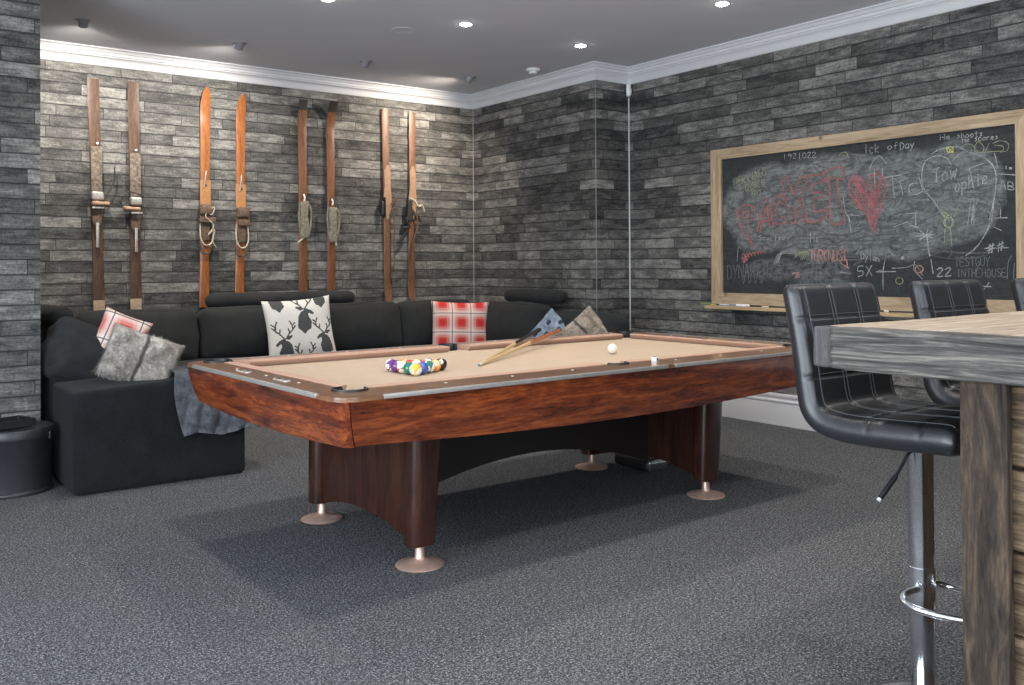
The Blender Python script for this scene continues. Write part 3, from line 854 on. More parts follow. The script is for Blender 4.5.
def ball(k, x, y, label, rot):
    bm = nb(); bmesh.ops.create_uvsphere(bm, u_segments=48, v_segments=32, radius=BR)
    num = 0 < k
    for f in bm.faces:
        c = f.calc_center_median() / BR
        if k == 0: f.material_index = 0
        elif k > 8: f.material_index = 0 if (abs(c.z) > 0.52 or abs(c.x) > 0.89) else 1
        else: f.material_index = 0 if abs(c.x) > 0.89 else 1
    t_ = thing('pool_ball' if k else 'cue_ball', label, 'pool ball', (x, y, tw(0, 0)[2] + ZB + BR), 0, 'racked pool balls' if k else None)
    t_.rotation_euler = rot
    link('sphere', bm, [M_IVORY, BM_[k if k <= 8 else k - 8]] if k else [M_IVORY], t_, angle=180)
    if k:
        bm = nb(); s = str(k); w = 0.0065 if len(s) == 1 else 0.0050; tot = len(s) * w * 1.35
        for sx in (-1, 1):
            for i, ch in enumerate(s):
                for st in DG[ch]:
                    pts = []
                    for px_, py_ in st:
                        yy = (-tot / 2 + i * w * 1.35 + px_ * w) * sx; zz = (py_ - 0.5) * 0.0105
                        xx = math.sqrt(max(0, BR ** 2 - yy * yy - zz * zz)) * sx
                        pts.append(Vector((xx, yy, zz)) * 1.004)
                    tube(bm, pts, 0.0007, 4)
        link('number', bm, M_BLACK, t_)
ap = (-0.791, -0.24)
# rack directions taken from the apex towards its two far corners
dirL = Vector((-0.78 + 0.791, 0.011 + 0.24)); ang = math.atan2(-0.105 + 0.24, -0.568 + 0.791)
axis = math.atan2(dirL.y, dirL.x) - R(30)
d1 = Vector((math.cos(axis + R(30)), math.sin(axis + R(30)))); d2 = Vector((math.cos(axis - R(30)), math.sin(axis - R(30))))
order = [[9], [6, 2], [11, 15, 10], [4, 3, 7, 13], [12, 1, 5, 14, 8]]
order = [[9], [6, 2], [11, 15, 14], [4, 3, 7, 5], [12, 13, 1, 10, 8]]
lab = {9: 'yellow-and-white pool ball at the near point of the rack', 6: 'dark green pool ball, just left of the yellow and white one', 2: 'deep blue pool ball, just right of the yellow and white one',
       11: 'white pool ball with a red band, between green and purple', 15: 'white pool ball with a maroon band in the middle of the rack', 14: 'white pool ball with a green band beside the blue one',
       4: 'purple pool ball on the left edge of the rack', 3: 'plain red pool ball in the fourth row of the rack', 7: 'maroon pool ball inside the rack', 5: 'plain orange pool ball on the right edge of the rack beside the black one',
       12: 'white pool ball with a dark purple band at the left corner of the rack', 13: 'white pool ball with an orange band in the back row', 1: 'plain yellow pool ball in the middle of the back row', 10: 'white pool ball with a blue band in the back row', 8: 'black pool ball at the right corner of the rack'}
rb = random.Random(5)
for i, row in enumerate(order):
    for j, k in enumerate(row):
        p = Vector(ap) + (d1 * (i - j) + d2 * j) * (2 * BR + 0.0006)
        x, y, _ = tw(p.x, p.y)
        rot = (rb.uniform(-1.2, 1.2), rb.uniform(-0.8, 0.8), rb.uniform(-3.1, 3.1))
        if k == 9: rot = (R(50), R(20), R(200))
        if k == 12: rot = (R(42), R(10), R(200))
        if k == 14: rot = (R(70), R(15), R(230))
        ball(k, x, y, lab[k], rot)
x, y, _ = tw(0.560, -0.095)
ball(0, x, y, 'ivory cue ball alone near the far end of the tan cloth', (0.3, 0.2, 0))

# ------------------------------------------------------------ cues and chalk cube
def cue(tip, butt, label, kind):
    t_ = thing('pool_cue', label, 'pool cue', (0, 0, 0), 0, 'cues lying across the far cushion')
    a, b = Vector(tip), Vector(butt)
    def seg(name, s0, s1, r0, r1, mat, n=6):
        pts = [a.lerp(b, s0 + (s1 - s0) * i / n) for i in range(n + 1)]
        link(name, tube(nb(), pts, r0, 14, taper=[r0 + (r1 - r0) * i / n for i in range(n + 1)]), mat, t_)
    blue = plain('blue_cue_tip', (0.16, 0.28, 0.30), 0.8); mp = plain('maple_shaft', (0.62, 0.44, 0.22), 0.3, coat=0.4, var=0.08)
    seg('tip', 0.0, 0.009, 0.0056, 0.0062, blue); seg('ferrule', 0.009, 0.024, 0.0062, 0.0064, M_WHITEP)
    if kind == 'orange':
        seg('shaft', 0.024, 0.56, 0.0064, 0.0112, mp); seg('butt', 0.56, 0.985, 0.0113, 0.0150, plain('orange_brown_butt', (0.40, 0.13, 0.04), 0.25, coat=0.6, var=0.25)); seg('bumper', 0.985, 1.0, 0.0150, 0.0135, M_STRAPD)
    else:
        seg('shaft', 0.024, 0.50, 0.0064, 0.0105, mp); seg('butt', 0.50, 0.985, 0.0106, 0.0145, plain('black_butt', (0.02, 0.014, 0.012), 0.25, coat=0.5, var=0.3)); seg('bumper', 0.985, 1.0, 0.0145, 0.013, M_BLACK)
CUE_TIPS = True
cue((2.53, 3.64, 0.7645), (3.76, 4.50, 0.829), 'pool cue with a pale shaft and a glossy orange-brown butt', 'orange')
cue((2.59, 3.70, 0.7645), (3.70, 4.63, 0.829), 'pool cue with a pale shaft and a dark brown to black butt', 'black')
x, y, _ = tw(0.248, -0.700)
t = thing('chalk_cube', 'small white cue chalk cube on the near rail', 'cue chalk', (x, y, ZT), R(20))
link('wrapper', boxm(-0.013, 0.013, -0.013, 0.013, 0, 0.023, 0.002), M_WHITEP, t)
link('chalk_face', lathe(nb(), [(0.0085, 0.0225), (0.0085, 0.0245), (0.004, 0.0238), (0.001, 0.0235)], seg=16), M_NAVY, t)
link('wrapper_mark', boxm(-0.006, 0.006, -0.0142, -0.0132, 0.006, 0.017, 0.0003), M_NAVY, t)

t = thing('black_case', 'low black case with a shiny end cap lying under the pool table', 'case', (4.01, 4.05, 0.0), R(84))
link('case_body', puff_box(0.17, 0.075, 0.038, 0.03, n=10), M_BLACK, t, (0, 0, 0.039))
link('end_cap', puff_box(0.010, 0.070, 0.036, 0.012, n=8), M_CHROME, t, (-0.174, 0, 0.040))
link('handle', tube(nb(), smooth_path([(-0.10, 0.02, 0.075), (-0.08, 0.02, 0.10), (0.06, 0.02, 0.10), (0.08, 0.02, 0.075)], 6), 0.007, 8), M_BLACK, t)

# ============================================================ SOFA
sofa = thing('corner_sofa', 'charcoal fabric U-shaped sofa below the skis', 'sofa', (1.09, 5.44, 0))
SX, SY = 1.09, 5.44
def spart(name, bm, mat, x, y, z, rot=(0, 0, 0), angle=60):
    o = link(name, bm, mat, sofa, (x - SX, y - SY, z), angle=angle); o.rotation_euler = rot; return o
# bases
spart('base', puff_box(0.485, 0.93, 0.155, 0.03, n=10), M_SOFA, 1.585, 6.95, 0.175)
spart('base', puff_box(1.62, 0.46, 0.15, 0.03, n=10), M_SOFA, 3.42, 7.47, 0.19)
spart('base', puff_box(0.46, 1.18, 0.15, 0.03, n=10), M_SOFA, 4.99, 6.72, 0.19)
# the near end block on the left
spart('armrest', puff_box(0.478, 0.30, 0.304, 0.026, bulge=(0.004, 0.004, 0.006), n=20, fn=lambda v: Vector((v.x, v.y, v.z - (0.048 * (0.48 - v.x) / 0.96 * v.z / 0.304 if v.z > 0 else 0)))), M_SOFA, 1.572, 5.710, 0.308)
# outer frames behind the cushions
spart('back_frame', puff_box(0.09, 0.94, 0.32, 0.04, n=10), M_SOFA, 1.185, 6.98, 0.35)
spart('back_frame', puff_box(2.10, 0.09, 0.33, 0.04, n=10), M_SOFA, 3.30, 7.86, 0.36)
spart('back_frame', puff_box(0.08, 1.25, 0.33, 0.04, n=10), M_SOFA, 5.395, 6.60, 0.36)
for x, y in ((1.14, 5.50), (2.00, 5.50), (1.14, 7.8), (4.60, 5.60), (5.40, 5.60), (5.38, 7.8), (3.2, 7.1)):
    spart('foot', lathe(nb(), [(0.020, 0), (0.024, 0.028)], seg=14), M_STEEL, x, y, 0)
# seat cushions
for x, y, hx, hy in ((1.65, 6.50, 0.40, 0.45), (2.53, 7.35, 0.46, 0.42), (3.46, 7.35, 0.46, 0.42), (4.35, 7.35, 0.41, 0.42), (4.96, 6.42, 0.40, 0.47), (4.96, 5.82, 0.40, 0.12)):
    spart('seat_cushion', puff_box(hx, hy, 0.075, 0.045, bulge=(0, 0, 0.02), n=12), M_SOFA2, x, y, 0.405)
# back cushions along the ski wall
for x, hx, s in ((2.00, 0.46, 1), (2.965, 0.475, 2), (3.905, 0.455, 3), (4.78, 0.415, 4)):
    spart('back_cushion', puff_box(hx, 0.115, 0.225, 0.075, bulge=(0.012, 0.055, 0.012), n=16, wrinkle=0.010, seed=s), M_SOFA2, x, 7.62, 0.675, (R(-9), 0, 0))
# back cushions of the right-hand run
for y, hy, s in ((6.86, 0.46, 5), (5.92, 0.47, 6)):
    o = spart('back_cushion', puff_box(hy, 0.115, 0.225, 0.08, bulge=(0.012, 0.05, 0.012), n=16, wrinkle=0.012, seed=s), M_SOFA2, 5.20, y, 0.665 if s == 5 else 0.61, (R(-10), 0, R(-90)))
# left run: slumped big cushion and one behind it
spart('back_cushion', puff_box(0.33, 0.12, 0.185, 0.085, bulge=(0.02, 0.05, 0.02), n=26, wrinkle=0.024, seed=8.3), M_SOFA2, 1.40, 6.20, 0.655, (R(-34), R(24), R(12)))
spart('back_cushion', puff_box(0.42, 0.11, 0.215, 0.08, bulge=(0.01, 0.05, 0.01), n=14, wrinkle=0.012, seed=9), M_SOFA2, 1.33, 6.88, 0.65, (R(-10), 0, R(90)))
# head rolls on top of the backs
def roll(x, y, z, h, rz, ry=0.0, rad=0.062):
    spart('head_roll', puff_box(h, 0.075, rad, 0.058, bulge=(0.006, 0.004, 0.004), n=14, wrinkle=0.006, seed=h * 9), M_SOFA2, x, y, z, (0, ry, rz))
roll(2.95, 7.74, 0.955, 0.36, 0); roll(3.60, 7.74, 0.955, 0.36, 0); roll(1.25, 6.85, 0.925, 0.36, R(90)); roll(5.33, 6.74, 0.955, 0.42, R(90))

# ------------------------------------------------------------ scatter cushions and throw
def place(o, loc, normal, roll_=0.0):
    """local +Z turned to the given direction, local +Y as upright as possible, then rolled"""
    z = Vector(normal).normalized(); x = Vector((0, 0, 1)).cross(z).normalized(); y = z.cross(x)
    m = Matrix((x, y, z)).transposed().to_4x4() @ Matrix.Rotation(roll_, 4, 'Z')
    m.translation = Vector(loc); o.matrix_world = m; return o
def head(cx, cy, s, flip=1):
    body = [(0.02, 0.30), (0.10, 0.26), (0.20, 0.12), (0.24, -0.12), (0.26, -0.30), (0.16, -0.38), (0.06, -0.52), (-0.04, -0.40), (-0.16, -0.34), (-0.20, -0.10), (-0.12, 0.10), (-0.13, 0.20), (-0.26, 0.12), (-0.30, 0.18), (-0.22, 0.28), (-0.08, 0.36), (0.0, 0.38)]
    ear = [(0.02, 0.34), (0.12, 0.30), (0.26, 0.42), (0.22, 0.46), (0.06, 0.42)]
    return [[(cx + flip * x * s, cy + y * s) for x, y in P] for P in (body, ear)]
def antlers(cx, cy, s):
    segs = []
    for q in (-1, 1):
        A = [(0.03 * q, 0.36), (0.14 * q, 0.52), (0.27 * q, 0.64), (0.26 * q, 0.80), (0.20 * q, 0.95)]
        segs += [(A[i], A[i + 1]) for i in range(4)]
        segs += [((0.16 * q, 0.53), (0.13 * q, 0.68)), ((0.27 * q, 0.66), (0.36 * q, 0.76)), ((0.26 * q, 0.78), (0.36 * q, 0.88))]
    return [((cx + a[0] * s, cy + a[1] * s), (cx + b[0] * s, cy + b[1] * s)) for a, b in segs]
def segd(px_, py_, a, b):
    dx, dy = b[0] - a[0], b[1] - a[1]; t_ = max(0, min(1, ((px_ - a[0]) * dx + (py_ - a[1]) * dy) / (dx * dx + dy * dy + 1e-9)))
    return math.hypot(px_ - a[0] - t_ * dx, py_ - a[1] - t_ * dy)
HEADS = [(0.12, 0.30, 0.98, -1), (-0.56, -0.62, 0.95, 1), (0.66, -0.52, 0.86, 1), (-0.66, 1.02, 0.86, 1), (0.62, 1.02, 0.80, 1), (0.02, -1.32, 0.86, 1)]
DP = [p for h in HEADS for p in head(*h)]; DA = [s for h in HEADS for s in antlers(h[0], h[1], h[2])]
def deer(u, v):
    if any(in_poly(u, v, P) for P in DP): return True
    return any(segd(u, v, a, b) < 0.022 for a, b in DA)
o = link('throw_pillow', pillow(0.60, 0.54, 0.15, n=110, pinch=0.07, inside=deer), [M_DEERW, M_DEERB], angle=180)
place(o, (3.245, 7.32, 0.710), (-0.10, -1, 0.20), R(4))
tag(o, 'off-white cushion printed with dark stag heads, on the sofa', 'cushion', 'scatter cushions')
o = link('throw_pillow', pillow(0.56, 0.50, 0.15, n=30, pinch=0.06), M_PLAID, angle=180)
place(o, (4.845, 7.27, 0.655), (-0.42, -1, 0.16), R(-2))
tag(o, 'red and cream plaid cushion standing upright in the middle of the sofa', 'cushion', 'scatter cushions')
o = link('throw_pillow', pillow(0.30, 0.32, 0.12, n=30, pinch=0.07), M_PLAID, angle=180)
place(o, (1.50, 6.10, 0.80), (-0.12, -1, 0.25), R(-24))
tag(o, 'red and cream plaid cushion half hidden behind the grey fur cushion', 'cushion', 'scatter cushions')
def dots(u, v):
    for cx, cy in ((-0.5, 0.4), (0.1, 0.5), (-0.2, -0.1), (0.45, -0.2), (0.6, 0.45), (-0.6, -0.5), (0.1, -0.6), (0.75, -0.7), (-0.1, 0.85)):
        if math.hypot(u - cx, (v - cy) * 0.8) < 0.11: return True
    return u > 0.62 + 0.15 * math.sin(v * 9)
o = link('throw_pillow', pillow(0.40, 0.36, 0.13, n=60, pinch=0.07, inside=dots), [M_BLUE, M_NAVY], angle=180)
place(o, (5.02, 6.10, 0.625), (-0.8, -0.45, 0.35), R(-38))
tag(o, 'blue-grey cushion with navy marks behind the cue butts', 'cushion', 'scatter cushions')
def furry(name, w, h, t_, mat, n, seed, wr, L):
    bm = pillow(w, h, t_, n=40, pinch=0.05, wr=wr, seed=seed)
    bm.normal_update(); fs = list(bm.faces); rr = random.Random(seed); areas = [f.calc_area() for f in fs]
    picks = rr.choices(fs, weights=areas, k=n)
    for f in picks:
        vs = [v.co for v in f.verts]; a, b = rr.random(), rr.random()
        p = vs[0].lerp(vs[1], a).lerp(vs[-1].lerp(vs[-2], a), b); nrm = f.normal
        d = (nrm * 0.55 + Vector((rr.uniform(-.5, .5), -0.7 + rr.uniform(-.4, .4), rr.uniform(-.3, .3)))).normalized() * L * rr.uniform(0.6, 1.2)
        sd = d.cross(nrm).normalized() * 0.0016
        q = [bm.verts.new(p - sd), bm.verts.new(p + sd), bm.verts.new(p + d)]
        bm.faces.new(q)
    return link(name, bm, mat, angle=180)
o = furry('throw_pillow', 0.42, 0.31, 0.22, M_FUR, 9000, 3, 0.035, 0.024)
place(o, (1.505, 5.66, 0.705), (-0.25, -1, 0.30), R(-22))
tag(o, 'long grey striped fur cushion leaning over the left end of the sofa', 'cushion', 'scatter cushions')
o = furry('throw_pillow', 0.38, 0.38, 0.20, M_FUR2, 7000, 4, 0.030, 0.018)
place(o, (5.03, 5.67, 0.650), (-0.8, -0.8, 0.3), R(42))
tag(o, 'brown and grey fur cushion at the right end of the sofa, one corner up', 'cushion', 'scatter cushions')

def throw():
    """plush blanket over the near right corner of the end block: top, front and side"""
    bm = nb(); nx, ny = 56, 60
    g = {}
    x0, x1 = 1.58, 2.10
    for i in range(nx + 1):
        for j in range(ny + 1):
            a = i / nx; b = j / ny
            s = b * 0.70                                   # distance from the back edge on the top to the hem
            top = 0.30
            xx = x0 + (x1 - x0) * a + (0.10 * b * (1 - a))
            xx += 0.03 * math.sin(b * 5 + 1) * (1 - a)
            r = 0.05
            if s < top: y = 5.412 + (top - s); z = 0.640
            elif s < top + r * 1.57:
                th = (s - top) / r; y = 5.412 - r * 0.45 * math.sin(th) ; z = 0.640 - r * (1 - math.cos(th))
            else: y = 5.390; z = 0.640 - r - (s - top - r * 1.57)
            # right part of it folds down the side of the block
            fold = max(0.0, xx - 2.045)
            if z > 0.57: z -= fold * 0.9
            w = 0.012 * noise.noise(Vector((xx * 9, s * 4, 1))) + 0.028 * math.sin(xx * 34 + s * 9) * max(0, b - 0.35)
            y -= abs(w) * (1 if s > top else 0.0) + (0.006 if s > top else 0)
            z += (abs(w) * 0.7 if s <= top else 0)
            if j == ny: z += 0.012 * math.sin(a * 9)
            g[i, j] = bm.verts.new((xx, y, z))
    for i in range(nx):
        for j in range(ny): bm.faces.new((g[i, j], g[i + 1, j], g[i + 1, j + 1], g[i, j + 1]))
    bmesh.ops.solidify(bm, geom=list(bm.faces), thickness=-0.008)
    bmesh.ops.recalc_face_normals(bm, faces=bm.faces)
    return bm
o = link('throw_blanket', throw(), M_THROW, angle=180)
tag(o, 'crumpled grey plush throw hanging over the near end of the sofa', 'blanket')

# ------------------------------------------------------------ bin and tray
t = thing('log_bucket', 'round black lidded metal bucket beside the left end of the sofa', 'bucket', (0.855, 5.80, 0))
link('body', lathe(nb(), [(0.001, 0.004), (0.195, 0.004), (0.203, 0.0), (0.206, 0.010), (0.203, 0.020), (0.197, 0.024), (0.200, 0.300), (0.204, 0.305), (0.204, 0.313), (0.198, 0.316), (0.001, 0.316)], seg=56), M_BIN, t)
link('lid', lathe(nb(), [(0.207, 0.311), (0.209, 0.350), (0.203, 0.358), (0.190, 0.352), (0.001, 0.356)], seg=56), M_BIN, t)
lt = link('latch', puff_box(0.010, 0.006, 0.022, 0.005, n=6), M_BIN, t, (0.168, -0.128, 0.310)); lt.rotation_euler = (0, 0, R(53))
bm = nb(); prism(bm, rrect(-0.115, 0.115, -0.09, 0.09, 0.01, 3), 0.0, 0.040, [rrect(-0.100, 0.100, -0.075, 0.075, 0.006, 3)[::-1]])
box(bm, -0.102, 0.102, -0.077, 0.077, 0.0, 0.006)
o = link('square_tray', bm, M_BLACK, None, (0.83, 5.80, 0.361), smooth=False); o.rotation_euler = (0, 0, R(18))
tag(o, 'open shallow black tray lying on the bucket lid', 'tray')

# ============================================================ SKIS
def ski(name_lab, x, z0, z1, w, kind, tip_up, bind, lean=0.0, curl=1.0, group='old wooden skis hung on the wall', tipstyle='point', dz=0.0, xb=None):
    """one old ski, flat against the wall; the shovel curls away from the wall at the top or the bottom"""
    t_ = thing('wooden_ski', name_lab, 'ski', (x, YB - 0.012, z0), 0, group)
    xb = 0.0 if xb is None else xb                          # sideways offset of the foot end
    L = z1 - z0; n = 60; bm = nb(); rings = []
    for i in range(n + 1):
        s = i / n; z = s * L; q = s if tip_up else 1 - s
        ww = w * (1.0 - 0.10 * math.sin(min(1, q / 0.85) * math.pi))
        if q > 0.90:
            k = (q - 0.90) / 0.10
            if tipstyle == 'point': ww *= (1.02 - 0.62 * k ** 2.4) if k < 0.93 else 0.22
            elif tipstyle == 'round': ww *= math.sqrt(max(0.05, 1 - (k * 0.97) ** 3))
            elif tipstyle == 'notch': ww *= 1.02
        if q < 0.02 and tipstyle != 'flat': ww *= 0.97
        out = 0.0
        if q > 0.86: out = curl * 0.16 * ((q - 0.86) / 0.14) ** 2
        th = 0.013 + 0.012 * math.exp(-((q - 0.46) / 0.22) ** 2)
        if q > 0.86: th *= 0.75
        xx = xb * (1 - s) + lean * s
        ring = []
        for a, b in ((-0.5, 0), (-0.5, 0.75), (-0.38, 1), (0.38, 1), (0.5, 0.75), (0.5, 0)):
            ring.append(bm.verts.new((xx + a * ww, -out - b * th, z)))
        # shallow raised ridge down the middle
        rings.append(ring)
    for a, b in zip(rings, rings[1:]):
        for i in range(6): j = (i + 1) % 6; bm.faces.new((a[i], a[j], b[j], b[i]))
    bm.faces.new(rings[0]); bm.faces.new(list(reversed(rings[-1])))
    bmesh.ops.recalc_face_normals(bm, faces=bm.faces)
    if kind == 'worn' :
        for f in bm.faces:
            c = f.calc_center_median()
            if c.z < 0.11: f.material_index = 1
    if tipstyle == 'dark':
        for f in bm.faces:
            if f.calc_center_median().z > L * 0.955: f.material_index = 1
    link('ski_body', bm, [M_SKI[kind], M_SKITIP if kind == 'worn' else M_STRAPD], t_, angle=30)
    def Y(zz): # front surface of the ski there
        s = zz / L; q = s if tip_up else 1 - s
        return -(0.013 + 0.012 * math.exp(-((q - 0.46) / 0.22) ** 2))
    def X(zz): return xb * (1 - zz / L) + lean * zz / L
    return t_, X, Y
def sgn(k): return 1 if k else -1
def bind_metal(t_, X, Y, zb, side):
    """toe irons with a wide leather strap, plate above and a spring heel lever below"""
    x = X(zb); y = Y(zb)
    link('foot_plate', boxm(x - 0.042, x + 0.042, y - 0.004, y + 0.002, zb + 0.06, zb + 0.42, 0.002), M_PLATE, t_)
    link('screw', lathe(nb(), [(0.009, -0.002), (0.009, -0.010), (0.001, -0.012)], (x + 0.004, y, zb + 0.445), 12, axis='y'), M_WHITEP, t_)
    link('toe_iron', puff_box(0.047, 0.022, 0.036, 0.016, n=10, wrinkle=0.008, seed=side), M_STEEL, t_, (x, y - 0.022, zb + 0.02))
    link('toe_strap', puff_box(0.068, 0.026, 0.020, 0.016, bulge=(0, 0.01, 0), n=12, wrinkle=0.016, seed=side), plain('tan_leather', (0.30, 0.19, 0.12), 0.7, var=0.2, scale=50), t_, (x + 0.030 * side, y - 0.028, zb - 0.045))
    link('toe_buckle', boxm(x - 0.045, x + 0.045, y - 0.050, y - 0.036, zb - 0.085, zb - 0.070, 0.003), M_STEEL, t_)
    link('heel_plate', boxm(x - 0.034, x + 0.034, y - 0.012, y, zb - 0.22, zb - 0.085, 0.003), M_STRAP, t_)
    link('heel_lever', boxm(x - 0.012, x + 0.012, y - 0.030, y - 0.014, zb - 0.40, zb - 0.20, 0.004), M_STEEL, t_)
    link('lever_pivot', lathe(nb(), [(0.014, -0.01), (0.014, -0.026), (0.001, -0.027)], (x, y, zb - 0.405), 12, axis='y'), M_STRAPD, t_)
    link('cable', tube(nb(), smooth_path([(x - 0.045, y - 0.012, zb + 0.0), (x - 0.050, y - 0.016, zb - 0.12), (x - 0.020, y - 0.022, zb - 0.26), (x, y - 0.024, zb - 0.39), (x + 0.020, y - 0.022, zb - 0.26), (x + 0.050, y - 0.016, zb - 0.12), (x + 0.045, y - 0.012, zb + 0.0)], 6), 0.0035, 6), M_STRAPD, t_)
    if side > 0:
        link('loose_strap', tube(nb(), smooth_path([(x + 0.05, y - 0.03, zb - 0.02), (x + 0.085, y - 0.03, zb + 0.06), (x + 0.125, y - 0.03, zb + 0.14), (x + 0.13, y - 0.03, zb + 0.26)], 6), 0.006, 6), M_STRAPD, t_)
    else:
        link('loose_strap', tube(nb(), smooth_path([(x + 0.06, y - 0.03, zb + 0.06), (x, y - 0.045, zb + 0.085), (x - 0.055, y - 0.03, zb + 0.10), (x - 0.07, y - 0.03, zb + 0.15)], 6), 0.005, 6), M_STRAPD, t_)
def bind_rope(t_, X, Y, zb, k):
    """leather toe cup over a rounded wooden rest, pale cord looped below"""
    x = X(zb); y = Y(zb)
    link('foot_rest', puff_box(0.047, 0.006, 0.16, 0.006, n=8), plain('pale_wood_rest', (0.36, 0.17, 0.065), 0.5), t_, (x, y - 0.004, zb + 0.12))
    link('toe_hook', tube(nb(), smooth_path([(x - 0.012, y - 0.012, zb + 0.22), (x - 0.006, y - 0.02, zb + 0.30), (x + 0.004, y - 0.012, zb + 0.36)], 5), 0.007, 8), M_STEEL, t_)
    link('peg_hole', lathe(nb(), [(0.012, -0.0), (0.012, -0.012), (0.001, -0.0125)], (x, y, zb + 0.235), 12, axis='y'), M_STRAPD, t_)
    link('toe_cup', puff_box(0.056, 0.030, 0.050, 0.022, bulge=(0, 0.01, 0), n=10, wrinkle=0.014, seed=k), M_STRAP, t_, (x, y - 0.028, zb + 0.025))
    link('toe_strap', puff_box(0.070 if k else 0.050, 0.020, 0.026, 0.012, n=10, wrinkle=0.014, seed=k + 3), M_STRAP, t_, (x + 0.01, y - 0.034, zb - 0.065))
    link('heel_strap', puff_box(0.040, 0.014, 0.075, 0.012, n=10, wrinkle=0.010, seed=k + 5), M_STRAP, t_, (x - 0.004, y - 0.020, zb - 0.17))
    link('cord', tube(nb(), smooth_path([(x - 0.052, y - 0.030, zb - 0.08), (x - 0.056, y - 0.040, zb - 0.20), (x - 0.035, y - 0.046, zb - 0.265), (x, y - 0.048, zb - 0.285), (x + 0.038, y - 0.046, zb - 0.26), (x + 0.056, y - 0.040, zb - 0.19), (x + 0.050, y - 0.030, zb - 0.08)], 6), 0.0065, 8), M_STRAPL, t_)
    link('heel_band', tube(nb(), smooth_path([(x - 0.050, y - 0.006, zb - 0.27), (x - 0.030, y - 0.016, zb - 0.345), (x + 0.030, y - 0.016, zb - 0.345), (x + 0.050, y - 0.006, zb - 0.27)], 6), 0.010, 8), M_STRAP, t_)
    if k:
        link('knotted_lace', tube(nb(), smooth_path([(x - 0.06, y - 0.045, zb + 0.04), (x + 0.03, y - 0.060, zb - 0.02), (x + 0.06, y - 0.055, zb + 0.05), (x - 0.02, y - 0.062, zb - 0.03), (x + 0.055, y - 0.05, zb - 0.11), (x + 0.01, y - 0.05, zb - 0.19), (x + 0.065, y - 0.045, zb - 0.15), (x + 0.05, y - 0.04, zb - 0.25), (x + 0.085, y - 0.03, zb - 0.30)], 6), 0.005, 6), M_STRAPL, t_)
def bind_leather(t_, X, Y, zb, k):
    """long pale-green leather harness hanging in folds below a screw"""
    x = X(zb); y = Y(zb); g = plain('grey_green_leather', (0.17, 0.155, 0.115), 0.8, var=0.45, scale=40)
    link('hook', tube(nb(), smooth_path([(x, y - 0.004, zb + 0.08), (x + 0.006, y - 0.018, zb + 0.05), (x, y - 0.016, zb + 0.02)], 5), 0.007, 8), M_WHITEP, t_)
    link('harness', puff_box(0.040, 0.020, 0.17, 0.016, n=12, wrinkle=0.020, seed=k + 1), g, t_, (x, y - 0.022, zb - 0.16))
    link('harness_strap', tube(nb(), smooth_path([(x - 0.045, y - 0.02, zb), (x - 0.058, y - 0.03, zb - 0.12), (x - 0.045, y - 0.03, zb - 0.25), (x - 0.02, y - 0.03, zb - 0.33)], 6), 0.009, 6), g, t_)
    link('harness_strap', tube(nb(), smooth_path([(x + 0.03, y - 0.02, zb), (x + 0.062, y - 0.03, zb - 0.06), (x + 0.060, y - 0.03, zb - 0.18), (x + 0.035, y - 0.03, zb - 0.30)], 6), 0.010, 6), g, t_)
    e = [(x + 0.03, y - 0.03, zb - 0.28), (x - 0.02, y - 0.03, zb - 0.33), (x - 0.075, y - 0.03, zb - 0.37)] if not k else [(x - 0.03, y - 0.03, zb - 0.24), (x + 0.01, y - 0.035, zb - 0.30), (x + 0.035, y - 0.03, zb - 0.36)]
    link('strap_end', tube(nb(), smooth_path(e, 6), 0.008, 6), M_STRAPL, t_)
